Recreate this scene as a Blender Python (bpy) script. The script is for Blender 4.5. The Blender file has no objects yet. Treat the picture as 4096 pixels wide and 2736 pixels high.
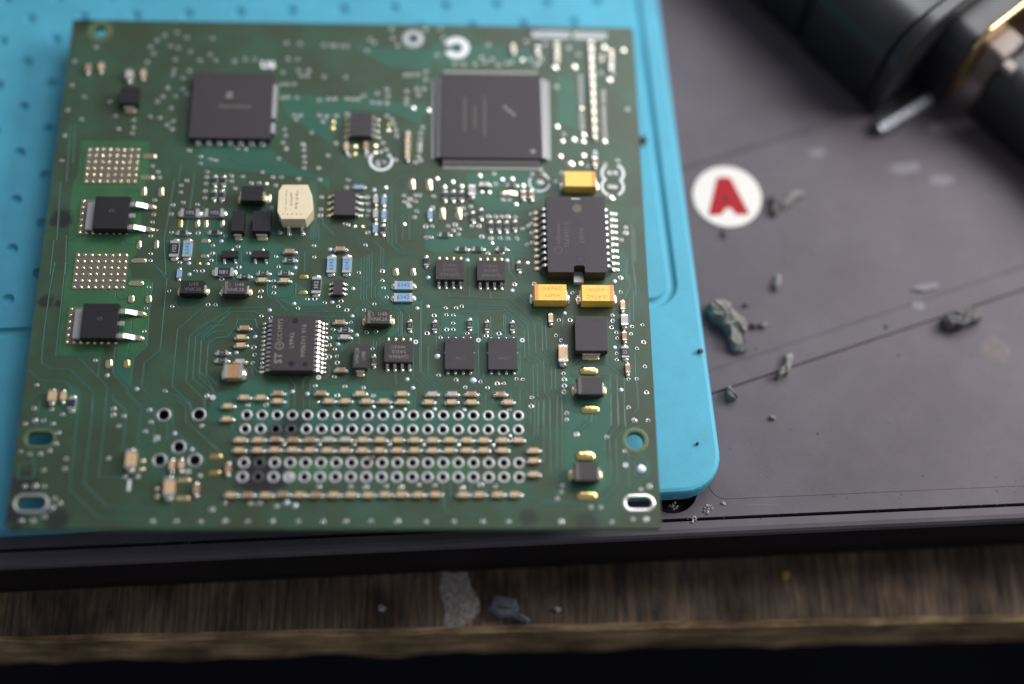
import bpy, bmesh, math, random
from mathutils import Vector, Matrix, noise
from mathutils.geometry import delaunay_2d_cdt
random.seed(7)
sc = bpy.context.scene
COL = sc.collection
sc.unit_settings.system = 'METRIC'
sc.unit_settings.scale_length = 0.001          # one unit is one millimetre

# ------------------------------------------------------------------ camera
CAM = Vector((18.302, -115.793, 226.600))
RCW = Matrix(((0.9990216, -0.0050017, -0.0439411), (-0.0130468, 0.9160315, -0.4008941), (0.0422566, 0.4010752, 0.9150700)))
FPX = 5688.9
cam = bpy.data.cameras.new('camera')
camo = bpy.data.objects.new('camera', cam)
COL.objects.link(camo)
camo.matrix_world = Matrix.Translation(CAM) @ RCW.to_4x4()
cam.sensor_width = 36; cam.lens = 50; cam.clip_start = 5; cam.clip_end = 6000
cam.dof.use_dof = True
cam.dof.focus_distance = 248.5
cam.dof.aperture_fstop = 0.0031
sc.camera = camo

# ------------------------------------------------------------------ light
w = bpy.data.worlds.new('World'); sc.world = w; w.use_nodes = True
bg = w.node_tree.nodes['Background']
bg.inputs[0].default_value = (0.47, 0.50, 0.57, 1); bg.inputs[1].default_value = 0.49

def area(name, loc, target, sx, sy, power, col, spread=180):
    l = bpy.data.lights.new(name, 'AREA'); l.shape = 'RECTANGLE'; l.size = sx; l.size_y = sy
    l.energy = power; l.color = col; l.spread = math.radians(spread)
    o = bpy.data.objects.new(name, l); COL.objects.link(o); o.location = loc
    o.rotation_euler = (Vector(target) - Vector(loc)).to_track_quat('-Z', 'Y').to_euler()
    return o
area('window_light', (275, 68, 165), (25, 0, 0), 150, 105, 0.98e6, (1.0, 0.975, 0.95))
area('far_window_light', (165, 265, 325), (25, 0, 0), 220, 170, 1.25e6, (0.95, 0.97, 1.0))
sc.view_settings.view_transform = 'Standard'
sc.view_settings.look = 'None'
sc.view_settings.exposure = 0.0
sc.view_settings.gamma = 1.0
sc.render.film_transparent = False

# ------------------------------------------------------------------ measuring: photo point -> point on a real plane
def P(px, py, z=0.0):
    d = RCW @ Vector(((px - 2048) / FPX, -(py - 1368) / FPX, -1.0))
    return CAM + d * ((z - CAM.z) / d.z)
TO = dict(A=(0, 0), B=(900, 0), C=(1700, 0), D=(0, 500), E=(800, 550), F=(1700, 550), G=(0, 1050), H=(800, 1100),
          I=(1700, 1100), J=(0, 1600), K=(800, 1600), L=(1700, 1600), S=None)
def B(t, x, y, z=0.0):
    if t == 'S': return P(x, y, z)
    o = TO[t]; return P(o[0] + x / 2.609, o[1] + y / 2.609, z)
def rect(t, x0, y0, x1, y1, z):
    a, b, c, d = B(t, x0, y0, z), B(t, x1, y0, z), B(t, x1, y1, z), B(t, x0, y1, z)
    m = (a + b + c + d) / 4
    return m.x, m.y, ((b.x - a.x) + (c.x - d.x)) / 2, ((a.y - d.y) + (b.y - c.y)) / 2

# ------------------------------------------------------------------ materials
def mat(name, col, rough=0.5, metal=0.0, spec=0.5, var=0.0, vscale=1.0, bump=0.0, bscale=1.0, coat=0.0, col2=None, sss=0.0, dirt=0.0):
    m = bpy.data.materials.new(name); m.use_nodes = True
    nt = m.node_tree; N = nt.nodes; L = nt.links; p = N['Principled BSDF']
    p.inputs['Base Color'].default_value = (*col, 1); p.inputs['Roughness'].default_value = rough
    p.inputs['Metallic'].default_value = metal; p.inputs['Specular IOR Level'].default_value = spec
    p.inputs['Coat Weight'].default_value = coat; p.inputs['Coat Roughness'].default_value = 0.15
    tc = N.new('ShaderNodeTexCoord')
    if var > 0:
        n = N.new('ShaderNodeTexNoise'); n.inputs['Scale'].default_value = vscale; n.inputs['Detail'].default_value = 6
        n.inputs['Roughness'].default_value = 0.65
        L.new(tc.outputs['Object'], n.inputs['Vector'])
        r = N.new('ShaderNodeValToRGB')
        c2 = col2 if col2 else tuple(c * (1 - var) for c in col); c1 = col if col2 else tuple(min(1, c * (1 + var)) for c in col)
        r.color_ramp.elements[0].position = 0.35; r.color_ramp.elements[1].position = 0.65
        r.color_ramp.elements[0].color = (*c2, 1); r.color_ramp.elements[1].color = (*c1, 1)
        L.new(n.outputs[0], r.inputs[0]); L.new(r.outputs[0], p.inputs['Base Color'])
        mr = N.new('ShaderNodeMapRange'); mr.inputs[3].default_value = max(0.05, rough - 0.1); mr.inputs[4].default_value = min(1, rough + 0.12)
        L.new(n.outputs[0], mr.inputs[0]); L.new(mr.outputs[0], p.inputs['Roughness'])
    if bump > 0:
        n2 = N.new('ShaderNodeTexNoise'); n2.inputs['Scale'].default_value = bscale; n2.inputs['Detail'].default_value = 4
        L.new(tc.outputs['Object'], n2.inputs['Vector'])
        b = N.new('ShaderNodeBump'); b.inputs['Strength'].default_value = bump; b.inputs['Distance'].default_value = 0.1
        L.new(n2.outputs[0], b.inputs['Height']); L.new(b.outputs[0], p.inputs['Normal'])
    return m
M = {}
M['tin'] = mat('tinned_metal', (0.82, 0.80, 0.76), 0.26, 0.92, bump=0.35, bscale=3)
M['tin_dull'] = mat('dull_tin', (0.44, 0.44, 0.44), 0.55, 0.7, bump=0.3, bscale=4)
M['rowtin'] = mat('dull_fine_lead_tin', (0.50, 0.48, 0.47), 0.45, 0.6)
M['tin_dark'] = mat('scorched_tin', (0.10, 0.095, 0.10), 0.6, 0.7, bump=0.3, bscale=4)
M['solder'] = mat('solder', (0.88, 0.84, 0.74), 0.13, 0.95, bump=0.5, bscale=2.5)
M['flux'] = mat('solder_with_flux', (0.78, 0.64, 0.36), 0.24, 0.88, bump=0.6, bscale=2)
M['tin_ring'] = mat('tinned_ring', (0.50, 0.50, 0.50), 0.45, 0.85, bump=0.35, bscale=3)
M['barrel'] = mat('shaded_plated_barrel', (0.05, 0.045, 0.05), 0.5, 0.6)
M['viatin'] = mat('via_tin', (0.56, 0.55, 0.54), 0.28, 0.97, bump=0.35, bscale=3)
M['padbase'] = mat('fluxed_pad_base', (0.20, 0.18, 0.14), 0.5, 0.6, bump=0.3, bscale=4)
M['gold'] = mat('gold_plated_pad', (0.85, 0.66, 0.26), 0.2, 1.0, bump=0.8, bscale=1.6)
M['goldpale'] = mat('pale_gold_solder', (0.90, 0.80, 0.54), 0.13, 1.0, bump=0.7, bscale=2.2)
M['chip'] = mat('moulded_chip_plastic', (0.034, 0.026, 0.030), 0.5, spec=0.5, var=0.12, vscale=1.5, bump=0.5, bscale=14)
M['chip_matte'] = mat('dark_chip_plastic', (0.011, 0.010, 0.012), 0.55, spec=0.4, var=0.15, vscale=1.5, bump=0.5, bscale=14)  # darker and slightly rougher than the other chip plastic
M['dent'] = mat('polished_chip_dimple', (0.02, 0.02, 0.03), 0.25)
M['mark'] = mat('laser_marking', (0.26, 0.24, 0.21), 0.7, var=0.2, vscale=4)
M['mark_faint'] = mat('faint_laser_marking', (0.135, 0.115, 0.10), 0.7)
M['mlcc'] = mat('tan_ceramic', (0.62, 0.43, 0.23), 0.45, var=0.12, vscale=1.0)
M['mlcc_b'] = mat('brown_ceramic', (0.40, 0.23, 0.115), 0.45, var=0.12, vscale=1.0)
M['mlcc_o'] = mat('peach_ceramic', (0.64, 0.42, 0.25), 0.45, var=0.1, vscale=1.0)
M['mlcc_w'] = mat('pale_grey_ceramic', (0.46, 0.42, 0.40), 0.45, var=0.1, vscale=1.0)
M['rblack'] = mat('resistor_black_glaze', (0.03, 0.03, 0.035), 0.3, var=0.2, vscale=3)
M['rblue'] = mat('resistor_blue_glaze', (0.22, 0.40, 0.60), 0.3, var=0.08, vscale=3)
M['rside'] = mat('resistor_ceramic', (0.5, 0.5, 0.5), 0.5)
M['white'] = mat('white_print', (0.78, 0.80, 0.82), 0.55, var=0.06, vscale=3)
M['ink_w'] = mat('resistor_white_ink', (0.42, 0.42, 0.45), 0.6)
M['ink_b'] = mat('resistor_dark_ink', (0.05, 0.08, 0.16), 0.6)
M['tp'] = mat('tinned_test_point', (0.55, 0.62, 0.72), 0.35, 0.75, bump=0.5, bscale=4)
M['cream'] = mat('cream_plastic', (0.78, 0.66, 0.45), 0.5, var=0.03, vscale=0.8)
M['creamink'] = mat('worn_brown_ink', (0.34, 0.28, 0.19), 0.7)
M['yel'] = mat('yellow_epoxy', (0.86, 0.56, 0.10), 0.42, var=0.05, vscale=0.8, bump=0.3, bscale=8)
M['orange'] = mat('orange_polarity_stripe', (0.80, 0.30, 0.07), 0.45)
M['ink_o'] = mat('burnt_orange_marking', (0.66, 0.30, 0.06), 0.6)
M['hole'] = mat('hole_dark', (0.008, 0.008, 0.010), 0.8)
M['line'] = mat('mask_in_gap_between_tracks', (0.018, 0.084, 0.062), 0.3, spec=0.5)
M['line2'] = mat('lit_mask_on_track_edge', (0.072, 0.130, 0.100), 0.42, spec=0.5)
M['edge'] = mat('board_cut_edge', (0.10, 0.19, 0.075), 0.6, var=0.25, vscale=0.6)
M['annul'] = mat('bare_laminate_ring', (0.085, 0.13, 0.062), 0.5, var=0.1, vscale=1)
M['black'] = mat('black_connector_plastic', (0.012, 0.012, 0.014), 0.5)
M['mat'] = mat('blue_silicone', (0.078, 0.362, 0.500), 0.55, spec=0.3, var=0.07, vscale=0.12, bump=0.2, bscale=2)
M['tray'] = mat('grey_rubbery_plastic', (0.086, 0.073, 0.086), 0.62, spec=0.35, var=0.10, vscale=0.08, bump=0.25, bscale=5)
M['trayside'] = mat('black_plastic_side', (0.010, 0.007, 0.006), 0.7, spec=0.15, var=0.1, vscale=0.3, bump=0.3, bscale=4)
M['debris'] = mat('grey_rubber_crumb', (0.175, 0.178, 0.165), 0.9, var=0.25, vscale=0.7, bump=0.4, bscale=1.2)
M['debris_d'] = mat('dark_rubber_crumb', (0.085, 0.08, 0.078), 0.85, var=0.35, vscale=1.2, bump=0.8, bscale=2)
M['dust'] = mat('pale_dust', (0.38, 0.37, 0.37), 0.9, var=0.2, vscale=2)
M['sticker'] = mat('white_sticker', (0.66, 0.63, 0.59), 0.75, spec=0.2)
M['darkred'] = mat('dark_red_print', (0.07, 0.012, 0.012), 0.85)
M['red'] = mat('red_print', (0.33, 0.022, 0.028), 0.85, spec=0.15)
M['tool'] = mat('black_glossy_tool', (0.015, 0.014, 0.017), 0.38, spec=0.5, var=0.2, vscale=0.1)
M['toolgrey'] = mat('grey_cast_metal', (0.20, 0.168, 0.155), 0.5, var=0.15, vscale=0.5, bump=0.4, bscale=1.5)
M['groove_shade'] = mat('groove_shade_metal', (0.026, 0.026, 0.034), 0.5, 0.1)
M['brass'] = mat('brass', (0.75, 0.52, 0.25), 0.25, 1.0)
M['steel'] = mat('zinc_plated_steel', (0.50, 0.51, 0.56), 0.42, 1.0)
M['floor'] = mat('dark_floor', (0.006, 0.006, 0.010), 0.9, spec=0.1, var=0.3, vscale=0.01)
M['ochre'] = mat('ochre_fleck', (0.35, 0.22, 0.04), 0.8)
M['whisk'] = mat('reddish_brown_flake', (0.22, 0.12, 0.08), 0.7)
M['pale'] = mat('dried_pale_paint', (0.40, 0.36, 0.33), 0.85, var=0.2, vscale=1.1, bump=0.8, bscale=1.5, col2=(0.15, 0.12, 0.10))
M['chipgrey'] = mat('slate_grey_chip', (0.10, 0.11, 0.13), 0.7, var=0.2, vscale=1.0)

# solder mask: copper below reads olive, laminate below reads teal; soot where the board was burnt
def mask_mat(name, ca, cb, lo=0.42, hi=0.62):
    m = bpy.data.materials.new(name); m.use_nodes = True
    nt = m.node_tree; N = nt.nodes; L = nt.links; p = N['Principled BSDF']
    geo = N.new('ShaderNodeNewGeometry')
    n = N.new('ShaderNodeTexNoise'); n.inputs['Scale'].default_value = 0.085; n.inputs['Detail'].default_value = 3; n.inputs['Roughness'].default_value = 0.6
    L.new(geo.outputs['Position'], n.inputs['Vector'])
    r = N.new('ShaderNodeValToRGB'); e = r.color_ramp.elements
    e[0].position = lo; e[0].color = (*ca, 1); e[1].position = hi; e[1].color = (*cb, 1)
    L.new(n.outputs[0], r.inputs[0])
    n3 = N.new('ShaderNodeTexNoise'); n3.inputs['Scale'].default_value = 6; n3.inputs['Detail'].default_value = 5
    L.new(geo.outputs['Position'], n3.inputs['Vector'])
    mr = N.new('ShaderNodeMapRange'); mr.inputs[3].default_value = 0.78; mr.inputs[4].default_value = 1.22
    L.new(n3.outputs[0], mr.inputs[0])
    mul = N.new('ShaderNodeMix'); mul.data_type = 'RGBA'; mul.blend_type = 'MULTIPLY'; mul.inputs[0].default_value = 1
    L.new(r.outputs[0], mul.inputs[6]); L.new(mr.outputs[0], mul.inputs[7])
    last = mul.outputs[2]
    wob = N.new('ShaderNodeTexNoise'); wob.inputs['Scale'].default_value = 0.9; wob.inputs['Detail'].default_value = 5
    L.new(geo.outputs['Position'], wob.inputs['Vector'])
    for (t, x, y, rad, st) in (('K', 600, 770, 5.2, 0.97), ('K', 480, 690, 3.0, 0.8), ('K', 960, 250, 2.9, 0.85), ('K', 800, 790, 3.4, 0.9),
                               ('K', 800, 400, 2.0, 0.7), ('D', 640, 985, 2.6, 0.9), ('J', 240, 900, 3.6, 0.75), ('J', 590, 1240, 2.7, 0.75),
                               ('J', 110, 1250, 3.6, 0.85), ('L', 1080, 1230, 2.2, 0.6), ('L', 1690, 1280, 2.5, 0.6), ('G', 480, 405, 1.8, 0.8),
                               ('G', 610, 425, 0.9, 0.9), ('A', 950, 150, 5.0, 0.75), ('C', 1140, 330, 2.2, 0.85), ('J', 30, 1180, 2, 0.8)):
        c = B(t, x, y)
        d = N.new('ShaderNodeVectorMath'); d.operation = 'DISTANCE'; d.inputs[1].default_value = (c.x, c.y, 0)
        L.new(geo.outputs['Position'], d.inputs[0])
        a = N.new('ShaderNodeMath'); a.operation = 'MULTIPLY_ADD'; a.inputs[1].default_value = rad * 0.9; a.inputs[2].default_value = -rad * 0.45
        L.new(wob.outputs[0], a.inputs[0])
        s = N.new('ShaderNodeMath'); s.operation = 'ADD'; L.new(d.outputs['Value'], s.inputs[0]); L.new(a.outputs[0], s.inputs[1])
        q = N.new('ShaderNodeMapRange'); q.interpolation_type = 'SMOOTHSTEP'
        q.inputs[1].default_value = rad * 0.45; q.inputs[2].default_value = rad; q.inputs[3].default_value = st; q.inputs[4].default_value = 0
        L.new(s.outputs[0], q.inputs[0])
        mx = N.new('ShaderNodeMix'); mx.data_type = 'RGBA'; L.new(q.outputs[0], mx.inputs[0]); L.new(last, mx.inputs[6])
        mx.inputs[7].default_value = (0.014, 0.012, 0.015, 1); last = mx.outputs[2]
    L.new(last, p.inputs['Base Color'])
    rr = N.new('ShaderNodeMapRange'); rr.inputs[3].default_value = 0.36; rr.inputs[4].default_value = 0.54
    L.new(n3.outputs[0], rr.inputs[0]); L.new(rr.outputs[0], p.inputs['Roughness'])
    p.inputs['Specular IOR Level'].default_value = 0.45
    b = N.new('ShaderNodeBump'); b.inputs['Strength'].default_value = 0.12; b.inputs['Distance'].default_value = 0.08
    L.new(n3.outputs[0], b.inputs['Height']); L.new(b.outputs[0], p.inputs['Normal'])
    return m
M['mask'] = mask_mat('solder_mask_over_copper', (0.036, 0.058, 0.029), (0.035, 0.084, 0.050))
M['teal'] = mask_mat('solder_mask_over_laminate', (0.024, 0.098, 0.066), (0.028, 0.112, 0.072))
M['green'] = mask_mat('bright_mask_over_bare_laminate', (0.030, 0.105, 0.042), (0.042, 0.140, 0.056))

# ------------------------------------------------------------------ mesh helpers
class MB:
    def __init__(s): s.v = []; s.f = []; s.m = []
    def add(s, vs, fs, mi=0):
        o = len(s.v); s.v += [tuple(v) for v in vs]; s.f += [tuple(i + o for i in f) for f in fs]; s.m += [mi] * len(fs)
    def loft(s, rings, mi=0, cap0=True, cap1=True):
        n = len(rings[0]); vs = [p for r in rings for p in r]; fs = []
        for k in range(len(rings) - 1):
            for i in range(n):
                j = (i + 1) % n; fs.append((k * n + i, k * n + j, (k + 1) * n + j, (k + 1) * n + i))
        if cap0: fs.append(tuple(range(n - 1, -1, -1)))
        if cap1: fs.append(tuple((len(rings) - 1) * n + i for i in range(n)))
        s.add(vs, fs, mi)
    def mesh(s, name, mats, smooth=False):
        me = bpy.data.meshes.new(name); me.from_pydata(s.v, [], s.f)
        for m in mats: me.materials.append(M[m])
        if len(mats) > 1:
            for p, mi in zip(me.polygons, s.m): p.material_index = mi
        if smooth: me.polygons.foreach_set('use_smooth', [True] * len(me.polygons))
        me.update(); return me
def octo(w, d, c, z, cx=0, cy=0):
    a, b = w / 2, d / 2
    return [(cx - a + c, cy - b, z), (cx + a - c, cy - b, z), (cx + a, cy - b + c, z), (cx + a, cy + b - c, z),
            (cx + a - c, cy + b, z), (cx - a + c, cy + b, z), (cx - a, cy + b - c, z), (cx - a, cy - b + c, z)]
def rbox(mb, w, d, z0, z1, c=0.05, cx=0, cy=0, mi=0):
    mb.loft([octo(w, d, c, z0, cx, cy), octo(w, d, c, z1 - c, cx, cy), octo(w - 1.2 * c, d - 1.2 * c, c * 0.6, z1, cx, cy)], mi)
def dome(mb, w, d, h, cx=0, cy=0, z=0, n=10, mi=0, power=1.0):
    rings = []
    for k in range(4):
        a = k / 4 * math.pi / 2
        rings.append([(cx + w / 2 * math.cos(a) * math.cos(2 * math.pi * i / n), cy + d / 2 * math.cos(a) * math.sin(2 * math.pi * i / n), z + h * math.sin(a)) for i in range(n)])
    mb.loft(rings, mi, True, False)
    o = len(mb.v); mb.v.append((cx, cy, z + h)); b = o - n
    for i in range(n): mb.f.append((b + i, b + (i + 1) % n, o)); mb.m.append(mi)
def pad(mb, w, d, h, cx=0, cy=0, z=0, mi=0):       # a solder pad: rounded rectangle with a domed top
    c = min(w, d) * 0.22
    mb.loft([octo(w, d, c, z, cx, cy), octo(w * 0.96, d * 0.96, c, z + h * 0.5, cx, cy), octo(w * 0.82, d * 0.78, c, z + h * 0.85, cx, cy), octo(w * 0.5, d * 0.4, c * .5, z + h, cx, cy)], mi)
def ring(mb, ri, ro, z0, z1, n=20, cx=0, cy=0, mi=0, sx=0.0, a0=0, a1=2 * math.pi):
    full = abs(a1 - a0 - 2 * math.pi) < 1e-6
    m = n if full else n + 1
    vs = []
    for i in range(m):
        a = a0 + (a1 - a0) * i / n
        c, s_ = math.cos(a), math.sin(a); ox = (sx if c > 0 else -sx) if sx else 0
        for r, z in ((ro, z0), (ro - (ro - ri) * .2, z1), (ri + (ro - ri) * .2, z1), (ri, z0)):
            vs.append((cx + ox + r * c, cy + r * s_, z))
    fs = []
    for i in range(n):
        j = (i + 1) % m
        for k in range(3): fs.append((i * 4 + k, j * 4 + k, j * 4 + k + 1, i * 4 + k + 1))
    mb.add(vs, fs, mi)
def link(name, me, parent=None, loc=(0, 0, 0), rz=0, **props):
    o = bpy.data.objects.new(name, me); COL.objects.link(o); o.location = loc; o.rotation_euler = (0, 0, rz)
    if parent: o.parent = parent
    for k, v in props.items(): o[k] = v
    return o
def thing(name, label, cat, loc=(0, 0, 0), group=None):
    o = bpy.data.objects.new(name, None); COL.objects.link(o); o.location = loc; o.empty_display_size = 5
    o['label'] = label; o['category'] = cat
    if group: o['group'] = group
    return o
def text_mesh(txt, size, m, align='CENTER', bold=0.0, squeeze=1.0):
    key = ('t', txt, size, m, bold, squeeze)
    if key in CACHE: return CACHE[key]
    cu = bpy.data.curves.new('t', 'FONT'); cu.body = txt; cu.size = size; cu.align_x = 'CENTER'; cu.align_y = 'CENTER'
    cu.resolution_u = 2; cu.offset = bold; cu.space_character = 1.08
    o = bpy.data.objects.new('t', cu); COL.objects.link(o)
    dg = bpy.context.evaluated_depsgraph_get(); me = bpy.data.meshes.new_from_object(o.evaluated_get(dg))
    bpy.data.objects.remove(o); me.materials.clear(); me.materials.append(M[m])
    for v in me.vertices: v.co.x *= squeeze
    CACHE[key] = me; return me
CACHE = {}
def cached(key, fn):
    if key not in CACHE: CACHE[key] = fn()
    return CACHE[key]
def inside(lp, x, y):
    c = False; n = len(lp); j = n - 1
    for i in range(n):
        if (lp[i][1] > y) != (lp[j][1] > y) and x < (lp[j][0] - lp[i][0]) * (y - lp[i][1]) / (lp[j][1] - lp[i][1]) + lp[i][0]: c = not c
        j = i
    return c
def fill_poly(loops, z, flip=False):
    """triangles of a flat outline with holes"""
    co = []; ed = []
    for lp in loops:
        o = len(co); n = len(lp); co += [Vector((p[0], p[1])) for p in lp]; ed += [(o + i, o + (i + 1) % n) for i in range(n)]
    r = delaunay_2d_cdt(co, ed, [], 1, 1e-5)
    boxes = [(min(p[0] for p in lp), max(p[0] for p in lp), min(p[1] for p in lp), max(p[1] for p in lp)) for lp in loops[1:]]
    vs = [(v.x, v.y, z) for v in r[0]]; fs = []
    for f in r[2]:
        x = sum(vs[i][0] for i in f) / len(f); y = sum(vs[i][1] for i in f) / len(f)
        if not inside(loops[0], x, y): continue
        if any(q[0] < x < q[1] and q[2] < y < q[3] and inside(lp, x, y) for lp, q in zip(loops[1:], boxes)): continue
        a, b, c = [vs[i] for i in f[:3]]
        f = tuple(f)
        if ((b[0] - a[0]) * (c[1] - a[1]) - (b[1] - a[1]) * (c[0] - a[0]) < 0) != flip: f = f[::-1]
        fs.append(f)
    return vs, fs
def slab(mb, loops, z0, z1, mi_top=0, mi_side=0, bottom=True):
    vs, fs = fill_poly(loops, z1); mb.add(vs, fs, mi_top)
    if bottom:
        vs, fs = fill_poly(loops, z0, True); mb.add(vs, fs, mi_top)
    for lp in loops:
        n = len(lp); v = [(p[0], p[1], z0) for p in lp] + [(p[0], p[1], z1) for p in lp]
        ar = sum(lp[i][0] * lp[(i + 1) % n][1] - lp[(i + 1) % n][0] * lp[i][1] for i in range(n))
        outer = lp is loops[0]; ccw = (ar > 0) == outer
        f = []
        for i in range(n):
            j = (i + 1) % n; q = (i, j, n + j, n + i)
            f.append(q if ccw else q[::-1])
        mb.add(v, f, mi_side)
def circ(cx, cy, r, n=16, sx=0.0, ph=0):
    out = []
    for i in range(n):
        a = 2 * math.pi * (i + .5) / n + ph
        out.append((cx + r * math.cos(a) + (sx if math.cos(a) > 0 else -sx), cy + r * math.sin(a)))
    return out
def rrect(x0, y0, x1, y1, r, n=6):
    out = []
    for cx, cy, a0 in ((x1 - r, y1 - r, 0), (x0 + r, y1 - r, 90), (x0 + r, y0 + r, 180), (x1 - r, y0 + r, 270)):
        for i in range(n + 1):
            a = math.radians(a0 + 90 * i / n); out.append((cx + r * math.cos(a), cy + r * math.sin(a)))
    return out

# ================================================================== the setting
mb = MB(); mb.add([(-1800, -1500, -760), (1800, -1500, -760), (1800, 1500, -760), (-1800, 1500, -760)], [(0, 1, 2, 3)])
link('floor', mb.mesh('floor', ['floor']), kind='structure')

# ---- wooden bench
ZW = -30.0
def wood_mat(name, ca, cb, cc, sc3, bumpd=0.4):
    m = bpy.data.materials.new(name); m.use_nodes = True
    nt = m.node_tree; N = nt.nodes; L = nt.links; p = N['Principled BSDF']; p.inputs['Roughness'].default_value = 0.75
    p.inputs['Specular IOR Level'].default_value = 0.25
    tc = N.new('ShaderNodeTexCoord'); mp = N.new('ShaderNodeMapping'); mp.inputs['Scale'].default_value = sc3
    L.new(tc.outputs['Object'], mp.inputs[0])
    n = N.new('ShaderNodeTexNoise'); n.inputs['Scale'].default_value = 1; n.inputs['Detail'].default_value = 8; n.inputs['Roughness'].default_value = 0.7
    n.inputs['Distortion'].default_value = 0.6
    L.new(mp.outputs[0], n.inputs['Vector'])
    r = N.new('ShaderNodeValToRGB'); e = r.color_ramp.elements; e[0].position = 0.34; e[0].color = (*ca, 1); e[1].position = 0.68; e[1].color = (*cc, 1)
    k = e.new(0.5); k.color = (*cb, 1)
    L.new(n.outputs[0], r.inputs[0])
    n2 = N.new('ShaderNodeTexNoise'); n2.inputs['Scale'].default_value = 0.09; n2.inputs['Detail'].default_value = 5
    L.new(tc.outputs['Object'], n2.inputs['Vector'])
    mr = N.new('ShaderNodeMapRange'); mr.inputs[1].default_value = 0.3; mr.inputs[2].default_value = 0.7; mr.inputs[3].default_value = 0.30; mr.inputs[4].default_value = 1.25
    L.new(n2.outputs[0], mr.inputs[0])
    mul = N.new('ShaderNodeMix'); mul.data_type = 'RGBA'; mul.blend_type = 'MULTIPLY'; mul.inputs[0].default_value = 1
    L.new(r.outputs[0], mul.inputs[6]); L.new(mr.outputs[0], mul.inputs[7]); L.new(mul.outputs[2], p.inputs['Base Color'])
    b = N.new('ShaderNodeBump'); b.inputs['Strength'].default_value = 0.6; b.inputs['Distance'].default_value = bumpd
    L.new(n.outputs[0], b.inputs['Height']); L.new(b.outputs[0], p.inputs['Normal'])
    return m
M['wood'] = wood_mat('worn_plywood_face', (0.034, 0.027, 0.028), (0.125, 0.086, 0.062), (0.26, 0.17, 0.105), (1.3, 0.07, 1))

M['ply_l'] = wood_mat('light_ply_edge', (0.11, 0.068, 0.034), (0.29, 0.19, 0.095), (0.46, 0.33, 0.19), (0.10, 1, 1.6))
M['ply_d'] = wood_mat('dark_ply_edge', (0.05, 0.03, 0.015), (0.15, 0.095, 0.045), (0.30, 0.20, 0.10), (0.12, 1, 1.4))
bench = thing('wooden_workbench', 'worn brown plywood workbench with a splintered layered front edge', 'workbench', (0, 0, ZW))
fl, fr = P(0, 2572, ZW), P(4096, 2482, ZW)
ang = math.atan2(fr.y - fl.y, fr.x - fl.x); U = Vector((math.cos(ang), math.sin(ang), 0)); V = Vector((-U.y, U.x, 0))
def front(t): return fl + U * t
mid = P(2048, 2610, ZW)
T = 0
for k in range(400):
    T = k * 0.1; q = P(2048, 2614, ZW - T); dd = (q - fl).dot(V)
    if dd <= 0.0: break
if T > 35 or T < 5: T = 18
def ply(z0, z1, out0, name, m, seed, rag, edge=None):
    mb = MB(); n = 150; x0, x1 = -190, 420
    rows = []
    for i in range(n + 1):
        t = x0 + (x1 - x0) * i / n
        w_ = noise.noise(Vector((t * 0.08, seed, 0))) * rag + noise.noise(Vector((t * 0.5, seed + 5, 0))) * rag * 0.5
        zz = noise.noise(Vector((t * 0.11, seed + 9, 0))) * 0.5
        a = front(t) - V * (out0 + w_); b_ = front(t) + V * 500
        rows.append([(b_.x, b_.y, z1 - ZW), (a.x + V.x * (1.2 + w_ * .5), a.y + V.y * (1.2 + w_ * .5), z1 - ZW), (a.x, a.y, z1 - .7 + zz * .4 - ZW), (a.x, a.y, (z0 + z1) / 2 + zz * .4 - ZW), (a.x + V.x * .4, a.y + V.y * .4, z0 - ZW), (b_.x, b_.y, z0 - ZW)])
    vs = [p for r in rows for p in r]; fs = []
    for i in range(n):
        for k in range(5): fs.append((i * 6 + k, i * 6 + k + 1, (i + 1) * 6 + k + 1, (i + 1) * 6 + k))
    mb.add(vs, fs)
    mb.m = [1 if (i % 5) in (1, 2, 3) and edge else 0 for i in range(len(fs))]
    return link(name, mb.mesh(name, [m, edge] if edge else [m]), bench)
ply(ZW - 0.22 * T, ZW, 0.0, 'plywood_face', 'wood', 1, 0.5, 'ply_l')
ply(ZW - 0.22 * T - 0.30 * T, ZW - 0.22 * T - 0.01, 0.5, 'plywood_layer', 'ply_l', 2, 0.9)
ply(ZW - 0.74 * T, ZW - 0.53 * T, -0.9, 'plywood_layer', 'ply_d', 3, 1.0)
ply(ZW - T, ZW - 0.75 * T, 0.3, 'plywood_layer', 'ply_l', 4, 1.2)

# ---- grey tray the mat lies on
ZT = -11.0
tray = thing('plastic_tray', 'dark grey rubbery plastic tray with black front wall under the blue mat', 'tray', (0, 0, ZT))
tl, tr = P(0, 2268, ZT), P(4096, 2080, ZT)
ta = math.atan2(tr.y - tl.y, tr.x - tl.x); TU = Vector((math.cos(ta), math.sin(ta), 0)); TV = Vector((-TU.y, TU.x, 0))
def tloc(p): d = p - tl; return d.dot(TU), d.dot(TV)
def tw(a, b, z=0): q = tl + TU * a + TV * b; return (q.x, q.y, z)
gr = tloc(P(2048, 2110, ZT))[1]                 # groove behind the lip
rimin = tloc(P(3400, 1985, ZT))[1]
X0, X1, Y1 = -120, 330, 330
rc = P(2685, 1962, ZT); rcl = tloc(rc)
def tpoly(pts): return [tw(a, b)[:2] for a, b in pts]
hole = [(rcl[0] + 4.6 * math.cos(i / 24 * 2 * math.pi), rcl[1] + 4.2 * math.sin(i / 24 * 2 * math.pi)) for i in range(24)]
ztop = 0.0
pc = tloc(P(2868, 1998, ZT))
panel = [(X1 - 5, pc[1]), (X1 - 5, Y1 - 5), (pc[0] - 1.2, Y1 - 5), (pc[0] - 1.2, pc[1] + 4)]
for i in range(7):
    a = math.radians(180 + 90 * i / 6); panel.append((pc[0] + 1.8 + 3 * math.cos(a), pc[1] + 3 + 3 * math.sin(a)))
mb = MB()
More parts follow.
